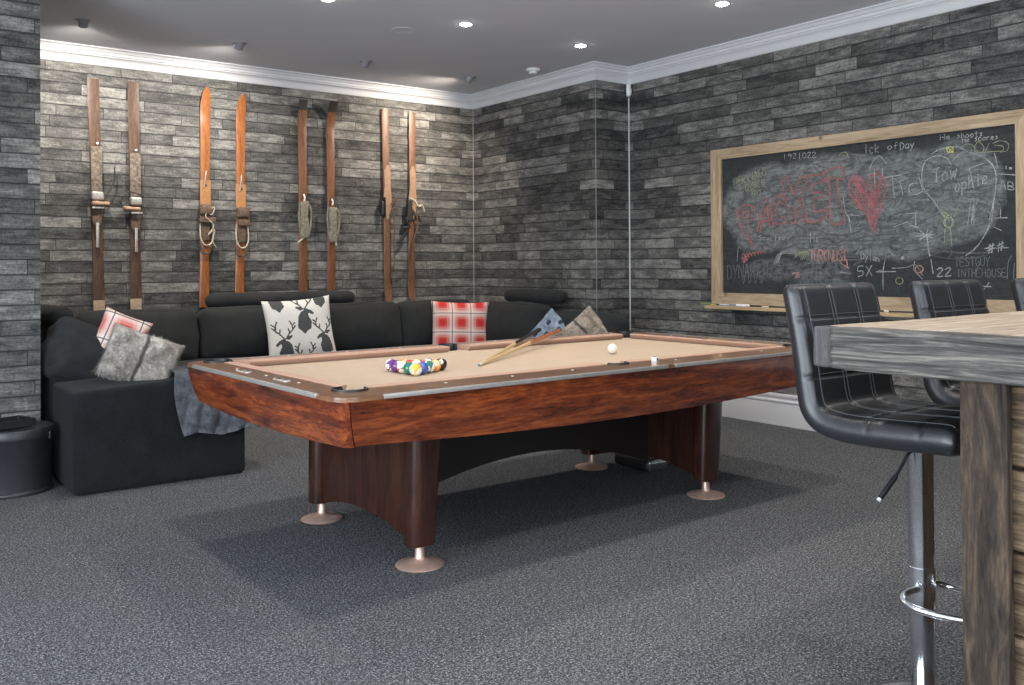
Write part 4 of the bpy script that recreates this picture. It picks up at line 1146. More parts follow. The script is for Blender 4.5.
def bind_dark(t_, X, Y, zb, k):
    """shaped pale foot plate with black straps hanging to one side"""
    x = X(zb); y = Y(zb)
    pl = [(-0.038, 0.0), (-0.045, 0.10), (-0.030, 0.22), (-0.036, 0.36), (-0.010, 0.42), (0.012, 0.42), (0.034, 0.36), (0.034, 0.22), (0.045, 0.08), (0.040, 0.0), (0.015, -0.10), (-0.01, -0.12)]
    link('foot_plate', prism(nb(), [(a, b) for a, b in pl], 0.0, 0.006, f=lambda a, b, c: (x + a, y - c, zb + b)), plain('bare_foot_plate', (0.30, 0.18, 0.11), 0.6, var=0.15), t_)
    sd = -1
    if not k:
        link('toe_strap', puff_box(0.020, 0.016, 0.070, 0.012, n=8, wrinkle=0.010, seed=2), M_STRAPD, t_, (x - 0.060, y - 0.020, zb - 0.01))
        link('side_iron', boxm(x - 0.050, x - 0.044, y - 0.05, y + 0.004, zb - 0.10, zb + 0.10, 0.002), M_STRAPD, t_)
        link('strap_loop', tube(nb(), smooth_path([(x + 0.03, y - 0.03, zb + 0.04), (x + 0.075, y - 0.04, zb + 0.10), (x + 0.07, y - 0.04, zb + 0.02), (x + 0.035, y - 0.03, zb - 0.02), (x + 0.055, y - 0.035, zb - 0.10), (x + 0.060, y - 0.03, zb - 0.50), (x + 0.05, y - 0.03, zb - 0.58), (x + 0.075, y - 0.03, zb - 0.64)], 6), 0.007, 7), M_STRAP, t_)
    else:
        link('toe_strap', tube(nb(), smooth_path([(x - 0.06, y - 0.03, zb + 0.10), (x - 0.01, y - 0.06, zb + 0.07), (x + 0.03, y - 0.055, zb + 0.02), (x + 0.085, y - 0.04, zb + 0.03), (x + 0.12, y - 0.03, zb - 0.03)], 6), 0.010, 7), M_STRAPL, t_)
        link('side_strap', puff_box(0.030, 0.022, 0.11, 0.016, n=10, wrinkle=0.016, seed=6), M_STRAPD, t_, (x - 0.050, y - 0.030, zb - 0.03))
        link('hanging_strap', tube(nb(), smooth_path([(x - 0.03, y - 0.045, zb - 0.04), (x - 0.10, y - 0.045, zb - 0.12), (x - 0.06, y - 0.05, zb - 0.19), (x - 0.13, y - 0.045, zb - 0.20), (x - 0.10, y - 0.045, zb - 0.24), (x - 0.165, y - 0.04, zb - 0.33)], 6), 0.012, 7), M_STRAPD, t_)
        link('strap_loop', tube(nb(), smooth_path([(x + 0.02, y - 0.04, zb - 0.05), (x + 0.03, y - 0.045, zb - 0.18), (x - 0.02, y - 0.035, zb - 0.35), (x - 0.025, y - 0.03, zb - 0.60)], 6), 0.008, 7), M_STRAP, t_)
# pair 1: worn brown, square tops, bare wood at the foot
s = ski('worn brown wooden ski with a pale foot, leftmost on the wall', 1.80, 0.885, 2.775, 0.088, 'worn', True, None, lean=-0.045, curl=0.0, tipstyle='notch'); bind_metal(*s, 0.92, 1)
s = ski('worn brown wooden ski, second from the left end of the wall', 2.085, 0.89, 2.785, 0.090, 'worn', True, None, lean=-0.018, curl=0.0, tipstyle='notch'); bind_metal(*s, 0.88, -1)
# pair 2: bright orange with pointed tips
s = ski('bright orange wooden ski with a spiked tip, third from the left', 2.650, 0.895, 2.80, 0.086, 'orange', True, None, lean=0.012, curl=0.35); bind_rope(*s, 0.82, 1)
s = ski('bright orange wooden ski with a hooked tip, fourth from the left', 2.962, 0.895, 2.775, 0.084, 'orange', True, None, lean=0.018, curl=0.35); bind_rope(*s, 0.80, 0)
# pair 3: darker, tips curling outwards and to the left
s = ski('dark brown wooden ski with a blackened tip, fifth from the left', 3.566, 0.90, 2.785, 0.084, 'mid', True, None, lean=-0.005, curl=0.25, tipstyle='dark'); bind_leather(*s, 0.93, 0)
s = ski('reddish brown wooden ski with its tip curled far out, sixth from the left', 3.850, 0.90, 2.790, 0.084, 'mid', True, None, lean=-0.005, curl=0.6, tipstyle='dark'); bind_leather(*s, 0.90, 1)
# pair 4: tan skis hung tip down
s = ski('tan wooden ski hung tip down, seventh from the left, black strap at its left side', 4.440, 0.815, 2.785, 0.080, 'tan', False, None, lean=-0.008, curl=0.30, xb=0.02); bind_dark(*s, 1.00, 0)
s = ski('tan wooden ski hung tip down with a tangle of black straps, rightmost on the wall', 4.722, 0.84, 2.785, 0.080, 'tan', False, None, lean=0.02, curl=0.30, xb=0.0); bind_dark(*s, 0.98, 1)

# ============================================================ CHALKBOARD
def linkw(name, bm, mats, root, **k):
    """child whose mesh is written in room coordinates"""
    o = link(name, bm, mats, root, **k); o.location = -root.location; return o
cb = thing('chalkboard', 'large chalkboard in a reclaimed wood frame covered in chalk drawings', 'chalkboard', (5.90, 3.86, 0.91))
Ya, Yb_, Za, Zb = 5.071, 2.560, 0.918, 2.182
ya, yb, za, zb = 4.962, 2.650, 1.010, 2.098
linkw('slate', boxm(5.886, 5.902, yb - 0.02, ya + 0.02, za - 0.02, zb + 0.02), M_BOARD, cb, smooth=False)
def frame_piece(pts, mat):
    linkw('frame', prism(nb(), pts, 5.868, 5.904, f=lambda a, b, c: (c, a, b)), mat, cb, smooth=False)
frame_piece([(Ya, Zb), (ya, zb), (yb, zb), (Yb_, Zb)], M_PINE); frame_piece([(Ya, Za), (Yb_, Za), (yb, za), (ya, za)], M_PINE)
frame_piece([(Ya, Za), (ya, za), (ya, zb), (Ya, Zb)], M_PINE_V); frame_piece([(Yb_, Za), (Yb_, Zb), (yb, zb), (yb, za)], M_PINE_V)
bm = nb(); box(bm, 5.79, 5.905, 2.48, 5.080, 0.880, 0.906, 0.003)
linkw('chalk_tray', bm, wood('tray_pine', (0.26, 0.17, 0.085), (0.42, 0.29, 0.155), (0.54, 0.41, 0.24), axis=1, rough=0.7, stretch=10), cb, smooth=False)
def chalk_strokes():
    rr = random.Random(11); by = {}
    for line in CHALK_DATA.strip().split('\n'):
        hd, *pt_ = line.split(' '); col = hd[0]; w = int(hd[1:]) / 1000
        P = [Vector((int(a) / 1000, int(b) / 1000)) for a, b in (q.split(',') for q in pt_)]
        if len(P) > 2:
            S_ = []
            P3 = smooth_path([(p.x, p.y, 0) for p in P], 3) if w < 0.012 or len(P) > 9 else [Vector((p.x, p.y, 0)) for p in P]; P = [Vector((p.x, p.y)) for p in P3]
        bm = by.setdefault(col, nb())
        for i in range(len(P) - 1):
            d = P[i + 1] - P[i]
            if d.length < 1e-4: continue
            nrm = Vector((-d.y, d.x)).normalized() * w * 0.5 * rr.uniform(0.7, 1.1); e = d.normalized() * w * 0.25
            a, b = P[i] - e, P[i + 1] + e; x = 5.8850 - rr.uniform(0, 0.0008) if col != 's' else 5.8858 - rr.uniform(0, 0.0005)
            q = [(x, *(a - nrm)), (x, *(b - nrm)), (x, *(b + nrm)), (x, *(a + nrm))]
            bm.faces.new([bm.verts.new(p) for p in q])
    for col, bm in by.items():
        linkw({'r': 'red_chalk_drawing', 'w': 'white_chalk_drawing', 'y': 'green_chalk_drawing', 'Y': 'yellow_chalk_drawing', 'p': 'pink_chalk_drawing', 'd': 'faint_chalk_drawing', 's': 'wiped_chalk_smear'}[col], bm, CHALK[col], cb, smooth=False)
CHALK_DATA = """
r13 4748,1447 4776,1541 4819,1660 4745,1715 4645,1698 4631,1617 4703,1573 4704,1446
r13 4760,1657 4702,1666 4688,1619 4746,1610 4760,1657
r13 4618,1501 4560,1693 4523,1748 4491,1690 4460,1530
r13 4584,1569 4470,1587
r13 4590,1500 4541,1658 4519,1691 4498,1531
r13 4329,1725 4395,1774 4463,1756 4491,1656 4465,1564 4397,1545 4331,1569
r13 4356,1693 4409,1730 4442,1653 4416,1591 4357,1604
r13 4394,1864 4327,1914 4301,1835 4276,1766
r13 4381,1863 4330,1658 4299,1546
r13 4276,1766 4210,1894 4133,1899
r13 4133,1892 4237,1720 4136,1561
r13 4299,1546 4252,1555 4272,1678 4213,1586 4175,1545
r13 4133,1899 4021,1896 4026,1847 4108,1831 4102,1766 4034,1772 4027,1729 4097,1716 4086,1624 4004,1641 3999,1581 4149,1557 4198,1739
r13 4009,1846 4008,1910 3899,1943 3851,1928 3847,1854 3900,1848 3878,1677 3839,1549 3951,1537 3962,1682 3967,1842 4009,1846
r13 4704,1446 4662,1375 4684,1468
r13 3996,1866 3923,1867
r16 3664,1772 3705,1838 3761,1868 3804,1833 3805,1756 3749,1662 3665,1594 3624,1542
r16 3664,1772 3635,1858 3580,1872 3526,1824 3527,1737 3555,1639 3597,1541
r14 3749,1694 3666,1588 3618,1460 3583,1584 3541,1682
r11 3790,1845 3733,1828 3770,1715
r9 3546,1838 3643,1758 3557,1739
r11 3781,1834 3719,1809 3753,1699
r9 3551,1819 3640,1735 3562,1718
r11 3773,1823 3705,1790 3736,1682
r9 3555,1799 3638,1712 3568,1697
r11 3765,1812 3692,1771 3719,1666
r9 3559,1779 3635,1689 3574,1676
r11 3756,1801 3678,1752 3703,1650
r9 3563,1760 3633,1666 3579,1655
r11 3748,1790 3664,1734 3686,1634
r9 3568,1740 3630,1643 3585,1634
r11 3739,1780 3650,1715 3669,1617
r9 3572,1720 3628,1620 3591,1613
r11 3731,1769 3637,1697 3653,1601
r9 3576,1700 3625,1598 3596,1592
r11 3723,1758 3623,1678 3636,1585
r9 3581,1681 3623,1575 3602,1571
r11 3665,1664 3596,1635 3651,1612 3597,1572 3638,1549 3611,1510
w7 3057,1881 3093,1932 3165,1951 3234,1921 3260,1839 3248,1742 3181,1654 3109,1544
w7 3057,1905 2986,1956 2894,1935 2815,1882 2777,1811 2778,1709 2796,1609 2819,1512
w7 3526,1837 3400,1845
w7 3473,1839 3458,1695
w7 3414,1791 3395,1710
w7 3292,1782 3343,1773 3350,1725 3305,1704 3255,1725
w7 3279,1817 3255,1731
w7 2761,1798 2653,1783
w7 3190,1965 3128,1994 3021,1995 2951,1958
w7 3641,1909 3606,1969 3565,1990 3518,1936
w7 3607,1906 3602,1767
w7 3546,1907 3546,1826
w7 2782,1930 2761,1832
w7 2790,1637 2808,1502 2889,1356 2970,1289
w5 2931,1645 2943,1577 2956,1485
w5 2908,1644 2925,1576 2933,1484
w5 2891,1643 2912,1575 2916,1483
w5 2920,1662 2915,1593 2927,1516
w7 3179,1862 3138,1872
w7 3158,1869 3160,1772
w7 3102,1840 3121,1810 3110,1780 3090,1796 3085,1827 3102,1838
w7 3065,1844 3058,1788 3046,1835 3036,1794 3025,1851
w6 3018,1756 3036,1732 3026,1705 3009,1721 3007,1750 3018,1758
w6 2990,1762 2991,1681
w6 2991,1753 2965,1763 2965,1727 2990,1719
w6 2945,1803 2946,1720
w6 2945,1753 2927,1776 2921,1728
w6 2887,1784 2886,1732
w6 2887,1801 2887,1807
w6 2857,1762 2831,1775 2840,1793 2856,1775 2856,1745 2832,1748
w8 2946,1848 2849,1874
w7 2941,1848 2913,1719
w7 3371,1580 3256,1578
w7 3307,1573 3305,1498
w7 3346,1500 3282,1479
w7 3358,1525 3463,1492
w8 3233,1426 3177,1434
w8 3233,1426 3190,1409
w8 3233,1426 3223,1392
w8 3233,1426 3280,1401
w8 3233,1426 3322,1425
w8 3233,1426 3321,1450
w8 3233,1426 3279,1463
w8 3233,1426 3223,1463
w8 3233,1426 3190,1455
w10 3227,1423 3218,1327 3209,1292
w7 3203,1268 3188,1172
y7 3046,1506 3048,1495 3053,1486 3062,1479 3072,1475 3083,1475 3094,1478 3103,1484 3109,1493 3113,1504 3112,1515 3108,1525 3101,1533 3091,1538 3081,1540 3070,1538 3060,1533 3052,1525 3047,1515 3046,1504
y7 3055,1512 3057,1498 3061,1486 3067,1477 3074,1472 3082,1471 3090,1475 3096,1483 3101,1495 3103,1508 3103,1522 3100,1535 3095,1546 3088,1553 3080,1555 3072,1553 3065,1547 3060,1537 3056,1524 3055,1510
y7 3103,1543 3115,1568 3135,1604
y7 3121,1574 3097,1561
y7 3049,1541 3025,1575 3019,1604
y7 3104,1467 3111,1373
y7 3068,1466 3061,1354
y7 3085,1560 3133,1598
w6 3714,1280 3713,1326 3699,1314 3691,1297 3700,1278 3714,1277
w6 3682,1301 3675,1273
w6 3664,1295 3681,1251
w6 3642,1310 3643,1264
w6 3606,1286 3616,1288 3623,1275 3616,1260 3608,1267 3605,1286 3603,1257
w6 3594,1285 3593,1256
w6 3595,1277 3584,1280 3578,1271 3576,1253
w5 3131,2052 3130,2086
w5 3104,2051 3102,2088
w5 3130,2068 3103,2069
w5 3089,2061 3069,2061 3076,2072 3090,2066 3089,2053 3068,2052
w5 3001,2069 3015,2069 3004,2058 3018,2051
w5 2990,2083 2991,2050
w5 2990,2062 2977,2071 2975,2050
w5 2950,2070 2962,2061 2956,2049 2944,2053 2944,2063 2950,2068
w5 2922,2068 2932,2061 2926,2047 2916,2052 2914,2065 2923,2071
w5 2895,2083 2894,2049 2887,2049
w5 2903,2069 2884,2070
w5 2858,2066 2872,2067 2859,2054 2874,2047
w5 2985,2020 2985,2053
w5 2966,2019 2966,2056
w5 2985,2036 2967,2037
w5 2956,2029 2941,2034 2947,2039 2958,2036 2957,2023 2942,2022
w5 2889,2040 2903,2039 2892,2028 2903,2018
w5 2864,2036 2875,2040 2881,2027 2873,2019 2864,2023
w5 2846,2039 2854,2030 2850,2019 2840,2022 2837,2034 2844,2038
w5 2829,2039 2828,2017
w5 2828,2031 2816,2039
w5 2801,2027 2788,2030 2793,2037 2801,2033 2801,2020 2788,2020
w5 2763,2035 2774,2034 2763,2024 2776,2018
w5 3668,2015 3668,2080
w5 3612,2048 3632,2054 3639,2031 3630,2014 3614,2020
w5 3598,2076 3598,2014
w5 3574,2054 3598,2030 3572,2017
w5 3487,2052 3505,2043 3494,2026 3480,2033 3476,2046 3487,2054
w5 3433,2069 3445,2067 3450,2026
w5 3456,2050 3435,2051
w5 3411,2017 3411,2064 3393,2059 3384,2046 3394,2024 3410,2018
w5 3351,2050 3367,2050 3374,2032 3365,2022 3352,2030 3351,2050 3349,2022
w5 3338,2051 3328,2028
w5 3314,2053 3337,2002
w5 4353,2043 4353,2082
w5 4295,2069 4311,2081 4320,2068 4308,2061 4294,2072 4298,2040
w5 4279,2073 4264,2079 4251,2068 4279,2041 4249,2041
w5 4221,2038 4219,2076
w5 4177,2075 4193,2061 4186,2040 4169,2037 4162,2060 4177,2075
w5 4151,2067 4134,2074 4123,2063 4149,2035 4119,2036
w5 4108,2064 4093,2071 4079,2063 4106,2033 4076,2032
y6 4843,1865 4841,1929 4815,1929 4816,1905 4842,1896
y6 4768,1950 4798,1939 4799,1876 4769,1885
y6 4800,1906 4774,1916
y6 4756,1885 4757,1948 4729,1948 4732,1924 4758,1914 4728,1894
y6 4714,1957 4700,1899 4686,1968
y6 4658,1909 4659,1972
y6 4632,1912 4633,1975 4604,1921 4604,1984
y6 4593,1985 4593,1935 4577,1925 4564,1944 4563,1993
y6 4522,1995 4540,1997 4552,1978 4526,1960 4533,1937 4551,1937
y6 4782,1866 4782,1815 4746,1823
y6 4711,1878 4730,1855 4723,1827 4701,1832 4695,1862 4711,1879
y6 4660,1887 4680,1862 4673,1835 4649,1841 4642,1869 4659,1888
y6 4627,1838 4629,1891
y6 4591,1901 4627,1863 4592,1846
y6 4540,1903 4561,1901 4576,1884 4544,1873 4551,1851 4576,1852
y6 4627,1821 4659,1815 4662,1795 4635,1799 4634,1783 4661,1771
y6 4599,1825 4614,1805 4609,1783 4588,1790 4582,1814 4598,1826
y6 3889,1998 3871,2039 3823,2039 3806,2001
w6 3850,1721 3839,1615 3805,1571 3800,1488
w6 3822,1591 3799,1527 3794,1464
w6 3799,1590 3723,1581
w6 4130,1405 4127,1471
w6 4099,1404 4099,1470
w6 4128,1438 4100,1437
w6 4073,1442 4074,1404
w6 4072,1458 4072,1463
w5 4575,1463 4591,1465 4602,1459 4577,1444 4582,1430 4602,1435
w5 4540,1448 4556,1451 4563,1439 4555,1430 4540,1432
w5 4505,1451 4520,1448 4527,1439 4519,1430 4507,1437 4506,1449 4502,1429
w5 4491,1449 4491,1426
w5 4490,1444 4475,1448
w5 4443,1464 4445,1425
w5 4397,1446 4416,1444 4397,1435 4418,1426
w5 4355,1449 4372,1448 4380,1437 4369,1428 4358,1437 4355,1449 4352,1430
w5 4341,1450 4330,1433
w5 4316,1450 4338,1415
p9 4136,1343 4105,1343
p9 4120,1344 4120,1262
p9 4095,1344 4096,1279 4079,1264 4066,1280 4066,1343
p9 4055,1264 4055,1343 4028,1332 4032,1301 4055,1299 4026,1261
p9 4014,1261 4014,1344
p9 3986,1343 4013,1304 3987,1260
p9 3976,1261 3975,1342 3947,1261 3945,1341
p9 3934,1340 3936,1277 3922,1263 3906,1277 3906,1342
p9 3868,1332 3884,1342 3896,1321 3872,1289 3876,1261 3896,1269
p9 3858,1340 3828,1340
p9 3843,1341 3845,1262
d6 4916,1119 4915,1231 4886,1217 4874,1181 4886,1133 4916,1120
d6 4856,1237 4835,1181 4815,1238
d6 4837,1184 4840,1127
d6 4800,1128 4800,1239 4759,1133 4758,1242
d6 4742,1133 4722,1246 4702,1138
d6 4735,1177 4709,1178
d6 4684,1135 4681,1248 4666,1172 4648,1250 4646,1139
d6 4610,1143 4607,1251
d6 4574,1254 4533,1258
d6 4554,1255 4554,1148
d6 4481,1261 4518,1257 4518,1148 4479,1154
d6 4520,1204 4488,1206
r9 4774,1285 4752,1326 4731,1290
r9 4742,1294 4720,1329 4699,1297
r9 4710,1303 4689,1332 4667,1304
r9 4679,1312 4657,1335 4636,1310
r9 4647,1321 4626,1338 4605,1317
r9 4616,1330 4595,1341 4574,1323
r9 4585,1338 4564,1344 4543,1330
r16 4767,1285 4723,1302 4760,1262 4716,1284 4753,1256
y6 4277,1281 4238,1335 4213,1269
y6 4259,1290 4222,1335 4200,1275
y6 4241,1300 4207,1335 4187,1282
y6 4222,1310 4191,1335 4174,1288
y6 4204,1319 4176,1334 4161,1295
y6 4186,1329 4161,1334 4148,1301
w6 4458,1237 4423,1316 4329,1353 4251,1341
w6 4444,1243 4412,1315 4329,1343 4251,1332
w6 4431,1248 4401,1315 4329,1333 4251,1323
w6 4417,1254 4391,1315 4329,1323 4251,1314
w5 4819,1262 4803,1379 4774,1367
p12 4292,1170 4233,1176 4266,1137 4227,1148
d8 4201,1137 4188,1192 4149,1203
d8 4163,1138 4149,1201 4112,1203
d8 4125,1138 4111,1210 4074,1203
d8 4087,1138 4074,1218 4037,1203
d5 4775,1215 4755,1087 4725,1192
d5 4717,1215 4697,1087 4667,1192
d5 4660,1215 4640,1088 4610,1192
d5 4603,1215 4583,1089 4555,1192
w6 3695,1224 3736,1222 3741,1188 3704,1190 3705,1161 3740,1150
w6 3676,1153 3632,1229
w6 3676,1223 3632,1157
w7 3601,1183 3453,1186
w6 3601,1183 3560,1196
w6 3518,1326 3546,1196 3548,1059
w8 3511,1338 3465,1295
w5 3479,1208 3375,1214 3310,1232 3261,1160
p9 3258,1202 3261,1191 3271,1182 3284,1178 3297,1180 3308,1188 3313,1199 3311,1210 3303,1220 3291,1226 3277,1225 3266,1219 3259,1209 3258,1197 3265,1186 3276,1179 3290,1178 3302,1183 3311,1192 3313,1204 3309,1215 3298,1223
w6 3316,1256 3321,1196 3261,1136
y5 3401,1123 3405,1112 3414,1104 3426,1100 3439,1102 3449,1109 3454,1119 3452,1130 3445,1139 3433,1144 3420,1143 3409,1138 3402,1129 3402,1118
w20 3406,1282 3400,1274
w8 3161,1198 3142,1211 3125,1196 3161,1155 3122,1156
w8 3106,1200 3087,1212 3072,1201 3107,1156 3068,1161
d5 3040,1278 3015,1279
d5 3027,1279 3029,1220
d5 2983,1278 3006,1277 3007,1222 2983,1221
d5 3007,1250 2987,1248
d5 2950,1273 2964,1279 2972,1263 2952,1243 2956,1223 2974,1226
d5 2940,1280 2915,1278
d5 2929,1280 2929,1223
d5 2885,1270 2897,1281 2908,1253 2898,1222 2884,1229 2883,1251 2894,1247
d5 2876,1281 2875,1235 2864,1225 2853,1234 2852,1279
d5 2843,1279 2831,1252 2820,1283
d5 2831,1254 2835,1223
d5 3017,1152 3016,1202
d5 2997,1152 2997,1201 2974,1152 2974,1204
d5 2964,1202 2941,1205
d5 2951,1202 2951,1152
d5 2932,1150 2931,1203
d5 2909,1154 2909,1203
d5 2931,1178 2909,1178
d5 2877,1205 2899,1205 2900,1151 2876,1155
d5 2899,1177 2882,1180
d5 2869,1155 2866,1205
d5 2845,1156 2846,1204
d5 2867,1178 2845,1180
d5 2824,1207 2836,1185 2833,1157 2819,1157 2814,1186 2825,1205
d5 2804,1205 2805,1164 2795,1154 2783,1167 2783,1206
d5 2752,1202 2766,1205 2774,1194 2754,1173 2758,1156 2775,1161
d5 2722,1208 2743,1206 2745,1155 2722,1156
d5 2744,1183 2726,1181
w6 2749,1577 2749,1522
w6 2786,1523 2709,1522
w6 2792,1467 2743,1443
w7 2825,1301 2816,1359
w7 2807,1305 2798,1365
w7 2833,1318 2790,1335
w7 2833,1337 2791,1354
w7 2766,1313 2757,1370
w7 2749,1319 2740,1376
w7 2774,1332 2732,1347
w7 2774,1348 2733,1366
w8 2849,1333 2706,1336
w9 2869,1094 2813,1092
w6 2858,1071 2824,1117
d6 2714,1141 2707,1241 2685,1285
d6 2676,1141 2669,1241
w6 2750,1707 2734,1754 2716,1698
w6 2743,1726 2723,1719
w6 2702,1696 2701,1745 2674,1733 2673,1716 2703,1721 2670,1704 2672,1693 2702,1696
w6 2712,1835 2713,1825
w6 2712,1840 2713,1843
w6 2679,1830 2693,1831 2680,1823 2694,1823
Y8 3045,1980 3049,1969 3061,1963 3075,1966 3085,1975 3087,1988 3080,1998 3067,2001 3053,1996 3045,1985 3046,1973 3055,1964
Y8 3086,2002 3045,1960
Y8 3044,1997 3083,1960
y5 2997,1981 2962,2006 2916,1995 2894,1958 2860,1943 2848,1976 2882,2014 2905,1982 2894,1947 2793,1942 2732,1941 2732,1969 2781,1980
y5 2792,1993 2748,2005 2699,1983 2705,1939 2749,1934
w4 2814,1995 2849,1931
w4 2830,1571 2797,1535
p6 3883,1247 3811,1208
p8 3883,1312 3839,1325 3868,1273 3832,1273 3825,1221
w5 3884,1182 3797,1170
w5 3753,1311 3710,1367
s12 3465,1337 3476,1316 3532,1295 3625,1279 3741,1270 3860,1269 3962,1279
s12 4453,1518 4379,1553 4280,1579 4174,1592 4079,1589 4011,1572 3980,1543
s6 3995,1473 3821,1501 3676,1507 3584,1491 3556,1456 3595,1408 3697,1353
s6 3122,1423 3049,1420 3018,1402 3032,1372 3091,1335 3184,1296 3299,1263
s6 2860,1726 2998,1698 3130,1681 3231,1679 3281,1692 3269,1719 3197,1754
s8 4071,1801 3896,1822 3748,1826 3649,1812 3612,1783 3642,1743 3735,1699
s6 3962,1803 3877,1815 3796,1817 3732,1810 3696,1795 3694,1774 3725,1751
s12 4464,1651 4455,1671 4412,1695 4344,1717 4264,1733 4184,1742 4120,1741
s6 4235,1750 4121,1780 3979,1800 3834,1807 3712,1800 3631,1781 3603,1754
s12 3369,1661 3337,1633 3324,1597 3333,1560 3362,1526 3406,1502 3458,1492
s8 4560,1476 4620,1501 4628,1533 4584,1566 4495,1594 4381,1613 4261,1619
s12 4042,1260 3922,1280 3816,1290 3740,1289 3706,1277 3718,1257 3775,1232
s6 4482,1636 4582,1644 4652,1659 4678,1678 4654,1696 4586,1712 4487,1721
s6 2954,1661 2882,1657 2840,1640 2835,1612 2867,1578 2932,1544 3020,1515
s8 3446,1303 3333,1332 3221,1348 3130,1349 3073,1334 3059,1308 3090,1273
s12 2798,1309 2915,1305 3027,1309 3113,1321
s8 3275,1542 3353,1534 3407,1537 3428,1549 3412,1570 3361,1595 3285,1619
s8 3455,1639 3447,1681 3413,1719 3360,1745 3297,1755 3236,1748 3187,1724
s6 3979,1624 4050,1606 4163,1589 4301,1576 4442,1570 4560,1573 4631,1583
s12 4226,1403 4286,1376 4359,1360 4433,1357 4495,1370 4533,1395 4540,1428
s6 3706,1574 3753,1592 3782,1614 3789,1636 3772,1655 3733,1667 3681,1669
s8 4439,1793 4506,1810 4528,1830 4502,1847 4431,1859 4331,1864 4220,1861
s12 3382,1539 3390,1521 3426,1506 3483,1497 3553,1497 3624,1504 3683,1518
s8 3637,1738 3745,1742 3898,1758 4071,1784 4235,1816 4359,1848 4416,1874
s8 4068,1640 4027,1678 3921,1707 3773,1721 3612,1720 3465,1704 3357,1676
s6 2742,1643 2715,1632 2716,1613 2744,1589 2795,1564 2862,1543 2932,1529
s12 4566,1482 4544,1521 4487,1549 4407,1561 4318,1554 4236,1531 4174,1496
s6 3280,1697 3232,1685 3193,1664 3168,1635 3162,1606 3176,1579 3207,1560
s6 4819,1737 4632,1768 4423,1794 4230,1812
s12 3411,1419 3516,1407 3640,1401 3760,1403 3855,1411 3905,1426 3901,1444
s12 4547,1824 4580,1862 4584,1905 4558,1947 4506,1980 4439,1998 4369,1998
s6 3540,1670 3666,1678 3761,1689 3806,1702 3792,1713 3722,1722 3610,1725
s8 4312,2001 4177,1996 4059,1971 3977,1933 3942,1888 3959,1842 4027,1804
s8 3976,1281 4007,1293 3997,1316 3947,1346 3867,1378 3772,1406 3680,1425
s12 2738,1741 2839,1725 2949,1716 3048,1715 3117,1724 3143,1740
s12 3967,1805 3843,1799 3747,1785 3694,1766 3691,1745 3738,1725 3829,1709
s8 2922,1801 2834,1802 2776,1789 2756,1763 2777,1729 2836,1693 2924,1659
s6 3978,1841 3829,1868 3660,1883 3500,1884 3376,1871 3305,1848 3297,1818
s6 4113,1451 4190,1448 4244,1460 4265,1487 4248,1523 4197,1561 4123,1595
s6 3330,1731 3373,1704 3476,1678 3623,1656 3793,1644 3956,1643 4081,1655
s8 4786,1497 4887,1493 4857,1536 4743,1560 4607,1582
s12 4053,1349 3959,1380 3821,1409 3667,1431 3525,1443 3415,1442 3356,1430
s12 4642,1266 4553,1271 4479,1268 4432,1258 4421,1243 4445,1226 4503,1208
s6 3810,1490 3792,1522 3753,1545 3698,1554 3639,1548 3586,1528 3546,1498
s8 3827,1651 3716,1670 3604,1682 3509,1687 3446,1683 3424,1672 3447,1655
s8 4245,1644 4227,1669 4134,1690 3984,1704 3809,1709 3640,1703 3506,1690
s6 3375,1706 3370,1727 3343,1747 3299,1763 3245,1772 3191,1772 3147,1765
s8 3022,1490 3079,1445 3174,1406 3291,1380 3412,1373 3516,1385 3581,1417
s12 4326,1754 4408,1771 4475,1797 4516,1830 4521,1864 4491,1891 4431,1907
s12 3396,1693 3281,1691 3212,1678 3198,1657 3241,1630 3335,1602 3467,1577
s8 3872,1644 3806,1647 3755,1630 3728,1598 3728,1555 3755,1509 3806,1466
s8 3514,1730 3589,1751 3608,1778 3567,1807 3475,1831 3350,1848 3216,1853
s12 3409,1521 3459,1497 3513,1484 3560,1485 3594,1501 3606,1528 3596,1561
s6 2835,1291 2936,1272 3054,1270 3168,1286 3258,1317 3305,1359 3300,1403
s8 4162,1511 4040,1482 3988,1456 4014,1435 4113,1423 4274,1422 4473,1433
s12 3132,1740 3109,1771 3040,1796 2941,1811 2829,1813 2725,1802
s6 2995,1592 3030,1613 3051,1646 3055,1687 3041,1728 3011,1762 2972,1783
s6 4030,1769 4212,1794 4382,1826 4508,1859 4563,1888 4535,1907 4430,1911
s12 3128,1891 3050,1879 3009,1853 3009,1817 3051,1777 3129,1739 3230,1710
s12 3679,1581 3662,1540 3680,1500 3732,1468 3810,1449 3901,1446 3989,1462
s12 4356,1719 4357,1700 4393,1687 4461,1681 4548,1684 4640,1696 4721,1714
s8 3376,1835 3340,1828 3343,1814 3384,1797 3459,1777 3555,1760 3656,1747
s8 3245,1462 3310,1458 3340,1468 3330,1488 3281,1516 3203,1547 3111,1574
s6 3160,1619 3102,1652 3027,1676 2949,1687 2881,1684 2834,1668 2817,1641
s6 3615,1794 3563,1817 3498,1834 3431,1842 3374,1840 3336,1827 3323,1808
s8 4648,1600 4759,1605 4821,1624 4819,1654 4755,1689 4642,1722 4502,1748
s8 3375,1406 3411,1390 3511,1379 3662,1374 3842,1376 4021,1386 4165,1402
s8 2967,1627 2912,1614 2885,1592 2892,1564 2931,1536 2996,1510 3077,1493
"""
chalk_strokes()
def chalk(y, x, length, rz, col, label, r=0.0055, name='chalk_stick', cat='chalk'):
    m = plain('chalk_%s' % label.split()[0], col, 0.95)
    o = link(name, lathe(nb(), [(r * 0.8, -length / 2), (r, -length / 2 + 0.001), (r, length / 2 - 0.001), (r * 0.85, length / 2)], seg=14, axis='y'), m, None, (x, y, 0.906 + r))
    o.rotation_euler = (0, 0, rz); tag(o, label, cat, 'chalks on the tray'); return o
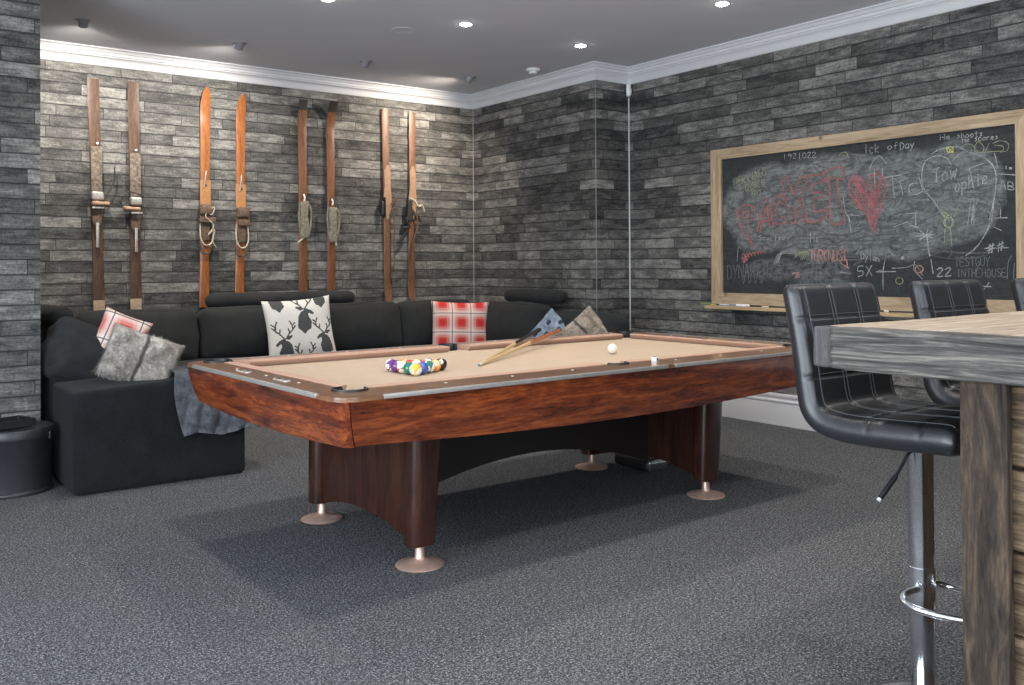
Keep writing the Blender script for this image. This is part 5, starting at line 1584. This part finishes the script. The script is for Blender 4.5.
chalk(5.10, 5.835, 0.10, R(12), (0.16, 0.20, 0.10), 'green chalk stick at the left end of the tray', 0.010)
chalk(5.02, 5.830, 0.07, R(-20), (0.55, 0.45, 0.12), 'yellow chalk stick beside the green one')
chalk(4.90, 5.825, 0.09, R(5), (0.46, 0.50, 0.58), 'pale blue chalk stick between the yellow and the white ones', 0.008)
chalk(4.80, 5.830, 0.08, R(8), (0.20, 0.24, 0.34), 'dark blue chalk stick beside the white block', 0.006)
chalk(4.71, 5.820, 0.12, R(3), (0.75, 0.75, 0.74), 'white chalk stick, thickest on the tray', 0.010)
chalk(4.50, 5.825, 0.05, R(30), (0.62, 0.55, 0.44), 'cream chalk stub just left of the nearest stool back', 0.006)
chalk(3.49, 5.825, 0.04, R(-30), (0.80, 0.74, 0.60), 'cream chalk stub seen between the first two stools', 0.008)
chalk(2.73, 5.825, 0.05, R(15), (0.70, 0.60, 0.55), 'pinkish chalk stub seen between the last two stools', 0.008)

# ============================================================ BAR TABLE
bar = thing('bar_table', 'thick weathered-wood bar table in the right foreground', 'bar table', (3.4, 0.5, 0))
BX0, BX1, BY0, BY1, BZ = 2.085, 4.70, -0.30, 1.462, 1.080
def rough(bm, amp, sc, seed=0.0, keep=None):
    for v in bm.verts:
        n_ = noise.noise(Vector((v.co.x * sc[0] + seed, v.co.y * sc[1], v.co.z * sc[2])))
        v.co += Vector((n_, n_ * 0.6, noise.noise(Vector((v.co.x * sc[0], v.co.y * sc[1] + 9, v.co.z * sc[2])))) ) * amp
    return bm
def gridbox(x0, x1, y0, y1, z0, z1, nx, ny, nz, r=0.008, amp=0.0, sc=(3, 3, 60), seed=0.0):
    """box with a subdivided, slightly worn surface"""
    bm = nb(); g = {}
    N = (nx, ny, nz); lo = (x0, y0, z0); hi = (x1, y1, z1)
    def vert(i):
        if i not in g:
            p = [lo[k] + (hi[k] - lo[k]) * i[k] / N[k] for k in range(3)]
            c = [max(lo[k] + r, min(hi[k] - r, p[k])) for k in range(3)]
            d = Vector([p[k] - c[k] for k in range(3)])
            if d.length > r * 1.01: d = d.normalized() * r * 1.12
            v = Vector(c) + d
            if amp:
                nn = noise.noise(Vector((v.x * sc[0] + seed, v.y * sc[1] + seed, v.z * sc[2])))
                m = Vector([1 if i[k] == N[k] else (-1 if i[k] == 0 else 0) for k in range(3)])
                v += m * amp * nn
            g[i] = bm.verts.new(v)
        return g[i]
    for ax in range(3):
        a, b = [k for k in range(3) if k != ax]
        for s in (0, N[ax]):
            for i in range(N[a]):
                for j in range(N[b]):
                    q = []
                    for ii, jj in ((i, j), (i + 1, j), (i + 1, j + 1), (i, j + 1)):
                        t_ = [0, 0, 0]; t_[ax] = s; t_[a] = ii; t_[b] = jj; q.append(vert(tuple(t_)))
                    bm.faces.new(q)
    bmesh.ops.recalc_face_normals(bm, faces=bm.faces)
    return bm
linkw('table_top', gridbox(BX0 + 0.052, BX1, BY0, BY1 - 0.004, BZ - 0.100, BZ, 60, 40, 6, 0.007, 0.0015, (2, 22, 20)), M_BARTOP, bar, angle=60)
linkw('edge_beam', gridbox(BX0 - 0.006, BX0 + 0.051, BY0, 1.405, BZ - 0.106, BZ + 0.001, 5, 150, 26, 0.010, 0.0045, (3, 5, 75)), M_BARSIDE, bar, angle=70)
linkw('end_cap', gridbox(BX0 + 0.004, BX0 + 0.051, 1.407, BY1, BZ - 0.106, BZ, 5, 8, 12, 0.007, 0.002, (3, 60, 8)), wood('grey_end_block', (0.04, 0.039, 0.040), (0.085, 0.084, 0.085), (0.15, 0.148, 0.148), axis=2, rough=0.85, scale=2, stretch=12, bump=0.4, spec=0.2), bar, angle=70)
linkw('leg', gridbox(2.125, 2.152, 0.984, 1.090, 0.0, BZ - 0.104, 5, 6, 60, 0.004, 0.0018, (25, 25, 3)), M_BARLEG, bar, angle=60)
linkw('leg', gridbox(4.50, 4.60, 0.976, 1.086, 0.0, BZ - 0.104, 5, 6, 40, 0.004, 0.0018, (25, 25, 3)), M_BARLEG, bar, angle=60)
linkw('leg', gridbox(4.50, 4.60, -0.15, -0.04, 0.0, BZ - 0.104, 5, 6, 40, 0.004, 0.0018, (25, 25, 3)), M_BARLEG, bar, angle=60)
linkw('leg', gridbox(2.125, 2.152, -0.15, -0.04, 0.0, BZ - 0.104, 5, 6, 40, 0.004, 0.0018, (25, 25, 3)), M_BARLEG, bar, angle=60)
z = 0.02; k = 0
while z < 0.93:
    hgt = 0.185 if z + 0.185 < 0.97 else 0.97 - z
    linkw('panel_plank', gridbox(2.162, 2.200, -0.04, 1.030, z, z + hgt - 0.002, 4, 50, 12, 0.005, 0.003, (3, 5, 40), k), M_BARPANEL, bar, angle=60)
    linkw('panel_plank', gridbox(2.205, 4.50, 0.985, 1.02, z, z + hgt - 0.002, 50, 4, 8, 0.005, 0.002, (5, 3, 40), k), M_BARPANEL, bar, angle=60)
    z += 0.19; k += 1

# ============================================================ BAR STOOLS
def make_stool(label):
    """seat facing -Y, pole on the local origin"""
    t_ = thing('bar_stool', label, 'bar stool', (0, 0, 0), 0, 'bar stools along the bar table')
    W = 0.425; TH = 0.082
    # centre line of the bent seat shell in (y, z)
    ctrl = [(-0.205, 0.790), (-0.16, 0.792), (-0.05, 0.786), (0.06, 0.782), (0.14, 0.785), (0.193, 0.799), (0.223, 0.832), (0.235, 0.885), (0.245, 0.96), (0.262, 1.06), (0.288, 1.182)]
    path = smooth_path([(0, a, b) for a, b in ctrl], 12)
    L = [0.0]
    for a, b in zip(path, path[1:]): L.append(L[-1] + (b - a).length)
    tot = L[-1]
    seams_s = (0.115, 0.30, 0.665, 0.872)          # across the shell
    seams_x = (-0.060, 0.072)                      # along the shell
    def resample(m):
        out = []; k = 0
        for i in range(m + 1):
            s = tot * i / m
            while k < len(L) - 2 and L[k + 1] < s: k += 1
            u = (s - L[k]) / max(1e-9, L[k + 1] - L[k]); out.append(path[k].lerp(path[k + 1], u))
        return out
    m = 150; C = resample(m)
    bm = nb(); rings = []
    # cross-section: superellipse-like loop with a flat inner face densely sampled
    nx = 44
    def groove(sv, x):
        d = 0.0
        for q in seams_s: d = max(d, math.exp(-((sv - q) * tot / 0.0065) ** 2))
        for q in seams_x:
            if abs(sv - 0.42) > 0.02 or True: d = max(d, math.exp(-((x - q) / 0.0065) ** 2))
        d = max(d, 0.9 * math.exp(-((abs(x) - (W / 2 - 0.028)) / 0.005) ** 2))
        return d
    for i, c in enumerate(C):
        sv = i / m
        a = C[max(i - 1, 0)]; b = C[min(i + 1, m)]; d = (b - a).normalized()
        nrm = Vector((0, -d.z, d.y))                    # towards the sitter
        e = min(1.0, min(sv, 1 - sv) * tot / 0.035)
        endk = math.sqrt(max(0.0, 1 - (1 - e) ** 2))
        th = TH * (0.25 + 0.75 * endk) * (1.0 if sv < 0.45 else (1.0 - 0.18 * (sv - 0.45) / 0.55)); w = W / 2 * (0.965 + 0.035 * endk)
        ring = []
        for k in range(nx + 1):
            x = -1 + 2 * k / nx; x = math.copysign(abs(x) ** 0.9, x)
            edge = (1 - abs(x) ** 14) ** 0.5 if abs(x) < 1 else 0
            puffy = 0.006 * math.cos(max(-1, min(1, x)) * 0.9)
            g_ = groove(sv, x * w)
            ring.append(c + Vector((x * w, 0, 0)) + nrm * (th * (0.10 + 0.40 * edge) + puffy * edge - 0.009 * g_ * edge))
        for k in range(nx, -1, -1):
            x = -1 + 2 * k / nx; x = math.copysign(abs(x) ** 0.9, x)
            edge = (1 - abs(x) ** 8) ** 0.5 if abs(x) < 1 else 0
            ring.append(c + Vector((x * w, 0, 0)) - nrm * th * (0.10 + 0.40 * edge))
        rings.append([bm.verts.new(p) for p in ring])
    n_ = len(rings[0])
    for a, b in zip(rings, rings[1:]):
        for i in range(n_):
            j = (i + 1) % n_; bm.faces.new((a[i], a[j], b[j], b[i]))
    bm.faces.new(rings[0]); bm.faces.new(list(reversed(rings[-1])))
    bmesh.ops.recalc_face_normals(bm, faces=bm.faces)
    # seat and backrest are one upholstered shell; part it at the crease
    crease = 0.47 * m
    shell_pts = bm
    o = link('seat_shell', bm, M_LEATHER, t_, angle=75)
    # stitched seams
    bm = nb()
    def surf(sv, x):
        i = min(m - 1, max(1, int(sv * m))); a = C[i - 1]; b = C[i + 1]; d = (b - a).normalized(); nrm = Vector((0, -d.z, d.y))
        e = min(1.0, min(sv, 1 - sv) * tot / 0.035); endk = math.sqrt(max(0.0, 1 - (1 - e) ** 2))
        th = TH * (0.25 + 0.75 * endk) * (1.0 if sv < 0.45 else (1.0 - 0.18 * (sv - 0.45) / 0.55)); w = W / 2 * (0.965 + 0.035 * endk)
        xx = x / (W / 2)
        edge = (1 - min(1, abs(xx)) ** 14) ** 0.5
        return C[i] + Vector((x, 0, 0)) + nrm * (th * (0.10 + 0.40 * edge) + 0.006 * math.cos(xx * 0.9) * edge)
    for q in seams_x:
        for off in (-0.0075, 0.0075):
            tube(bm, [surf(0.03 + 0.94 * i / 70, q + off) - Vector((0, 0, 0.0035)) * 0 for i in range(71)], 0.0010, 5)
    for q in seams_s:
        for off in (-0.0075, 0.0075):
            tube(bm, [surf(q + off / tot, (-1 + 2 * i / 30) * (W / 2 - 0.03)) for i in range(31)], 0.0010, 5)
    for s_ in (-1, 1):
        tube(bm, [surf(0.02 + 0.96 * i / 80, s_ * (W / 2 - 0.034)) for i in range(81)], 0.0010, 5)
    st = link('stitching', bm, M_STITCH, o)
    link('seat_plate', boxm(-0.09, 0.09, -0.09, 0.09, 0.733, 0.748, 0.004), M_BLACK, t_)
    link('gas_lift', lathe(nb(), [(0.001, 0.44), (0.0345, 0.44), (0.0345, 0.732), (0.036, 0.734), (0.001, 0.735)], seg=32), M_CHROME, t_)
    link('pole', lathe(nb(), [(0.001, 0.028), (0.030, 0.028), (0.0315, 0.03), (0.0315, 0.44), (0.001, 0.44)], seg=36), M_CHROME, t_)
    link('base', lathe(nb(), [(0.001, 0.0), (0.160, 0.0), (0.165, 0.006), (0.160, 0.012), (0.12, 0.022), (0.06, 0.034), (0.036, 0.050), (0.033, 0.058), (0.001, 0.06)], seg=48), M_CHROME, t_)
    # footrest: a clamp on the pole and a bowed loop towards the sitter's feet
    link('footrest_clamp', lathe(nb(), [(0.031, 0.310), (0.036, 0.312), (0.036, 0.400), (0.031, 0.402)], seg=28), M_CHROME, t_)
    half = [(0.030, -0.005, 0.345), (0.075, 0.010, 0.335), (0.105, -0.005, 0.326), (0.118, -0.045, 0.322), (0.108, -0.12, 0.320), (0.075, -0.185, 0.320), (0.03, -0.205, 0.320)]
    loop = smooth_path([(-a, b, c) for a, b, c in half] + half[::-1], 7)
    link('footrest', tube(nb(), loop, 0.0095, 12), M_CHROME, t_)
    lv = link('height_lever', tube(nb(), smooth_path([(-0.02, 0.0, 0.728), (-0.045, 0.012, 0.715), (-0.060, 0.018, 0.690), (-0.095, 0.028, 0.645), (-0.135, 0.040, 0.605)], 6), 0.0045, 8), M_BLACK, t_)
    link('lever_grip', tube(nb(), [(-0.085, 0.025, 0.657), (-0.112, 0.033, 0.629), (-0.138, 0.041, 0.601)], 0.0078, 10), M_BLACK, lv)
    link('lever_tip', tube(nb(), [(-0.137, 0.0405, 0.602), (-0.143, 0.0425, 0.596)], 0.0060, 10), M_WHITEP, lv)
    return t_
st1 = make_stool('black quilted bar stool whose whole seat and chrome pole show beside the bar table leg')
st1.location = (2.452, 1.370, 0)
for x, lb in ((3.134, 'black quilted bar stool behind the bar table, middle one of the three'), (3.865, 'black quilted bar stool cut by the right edge of the photo')):
    c = dup(st1); c.location = (x, 1.370, 0); c['label'] = lb
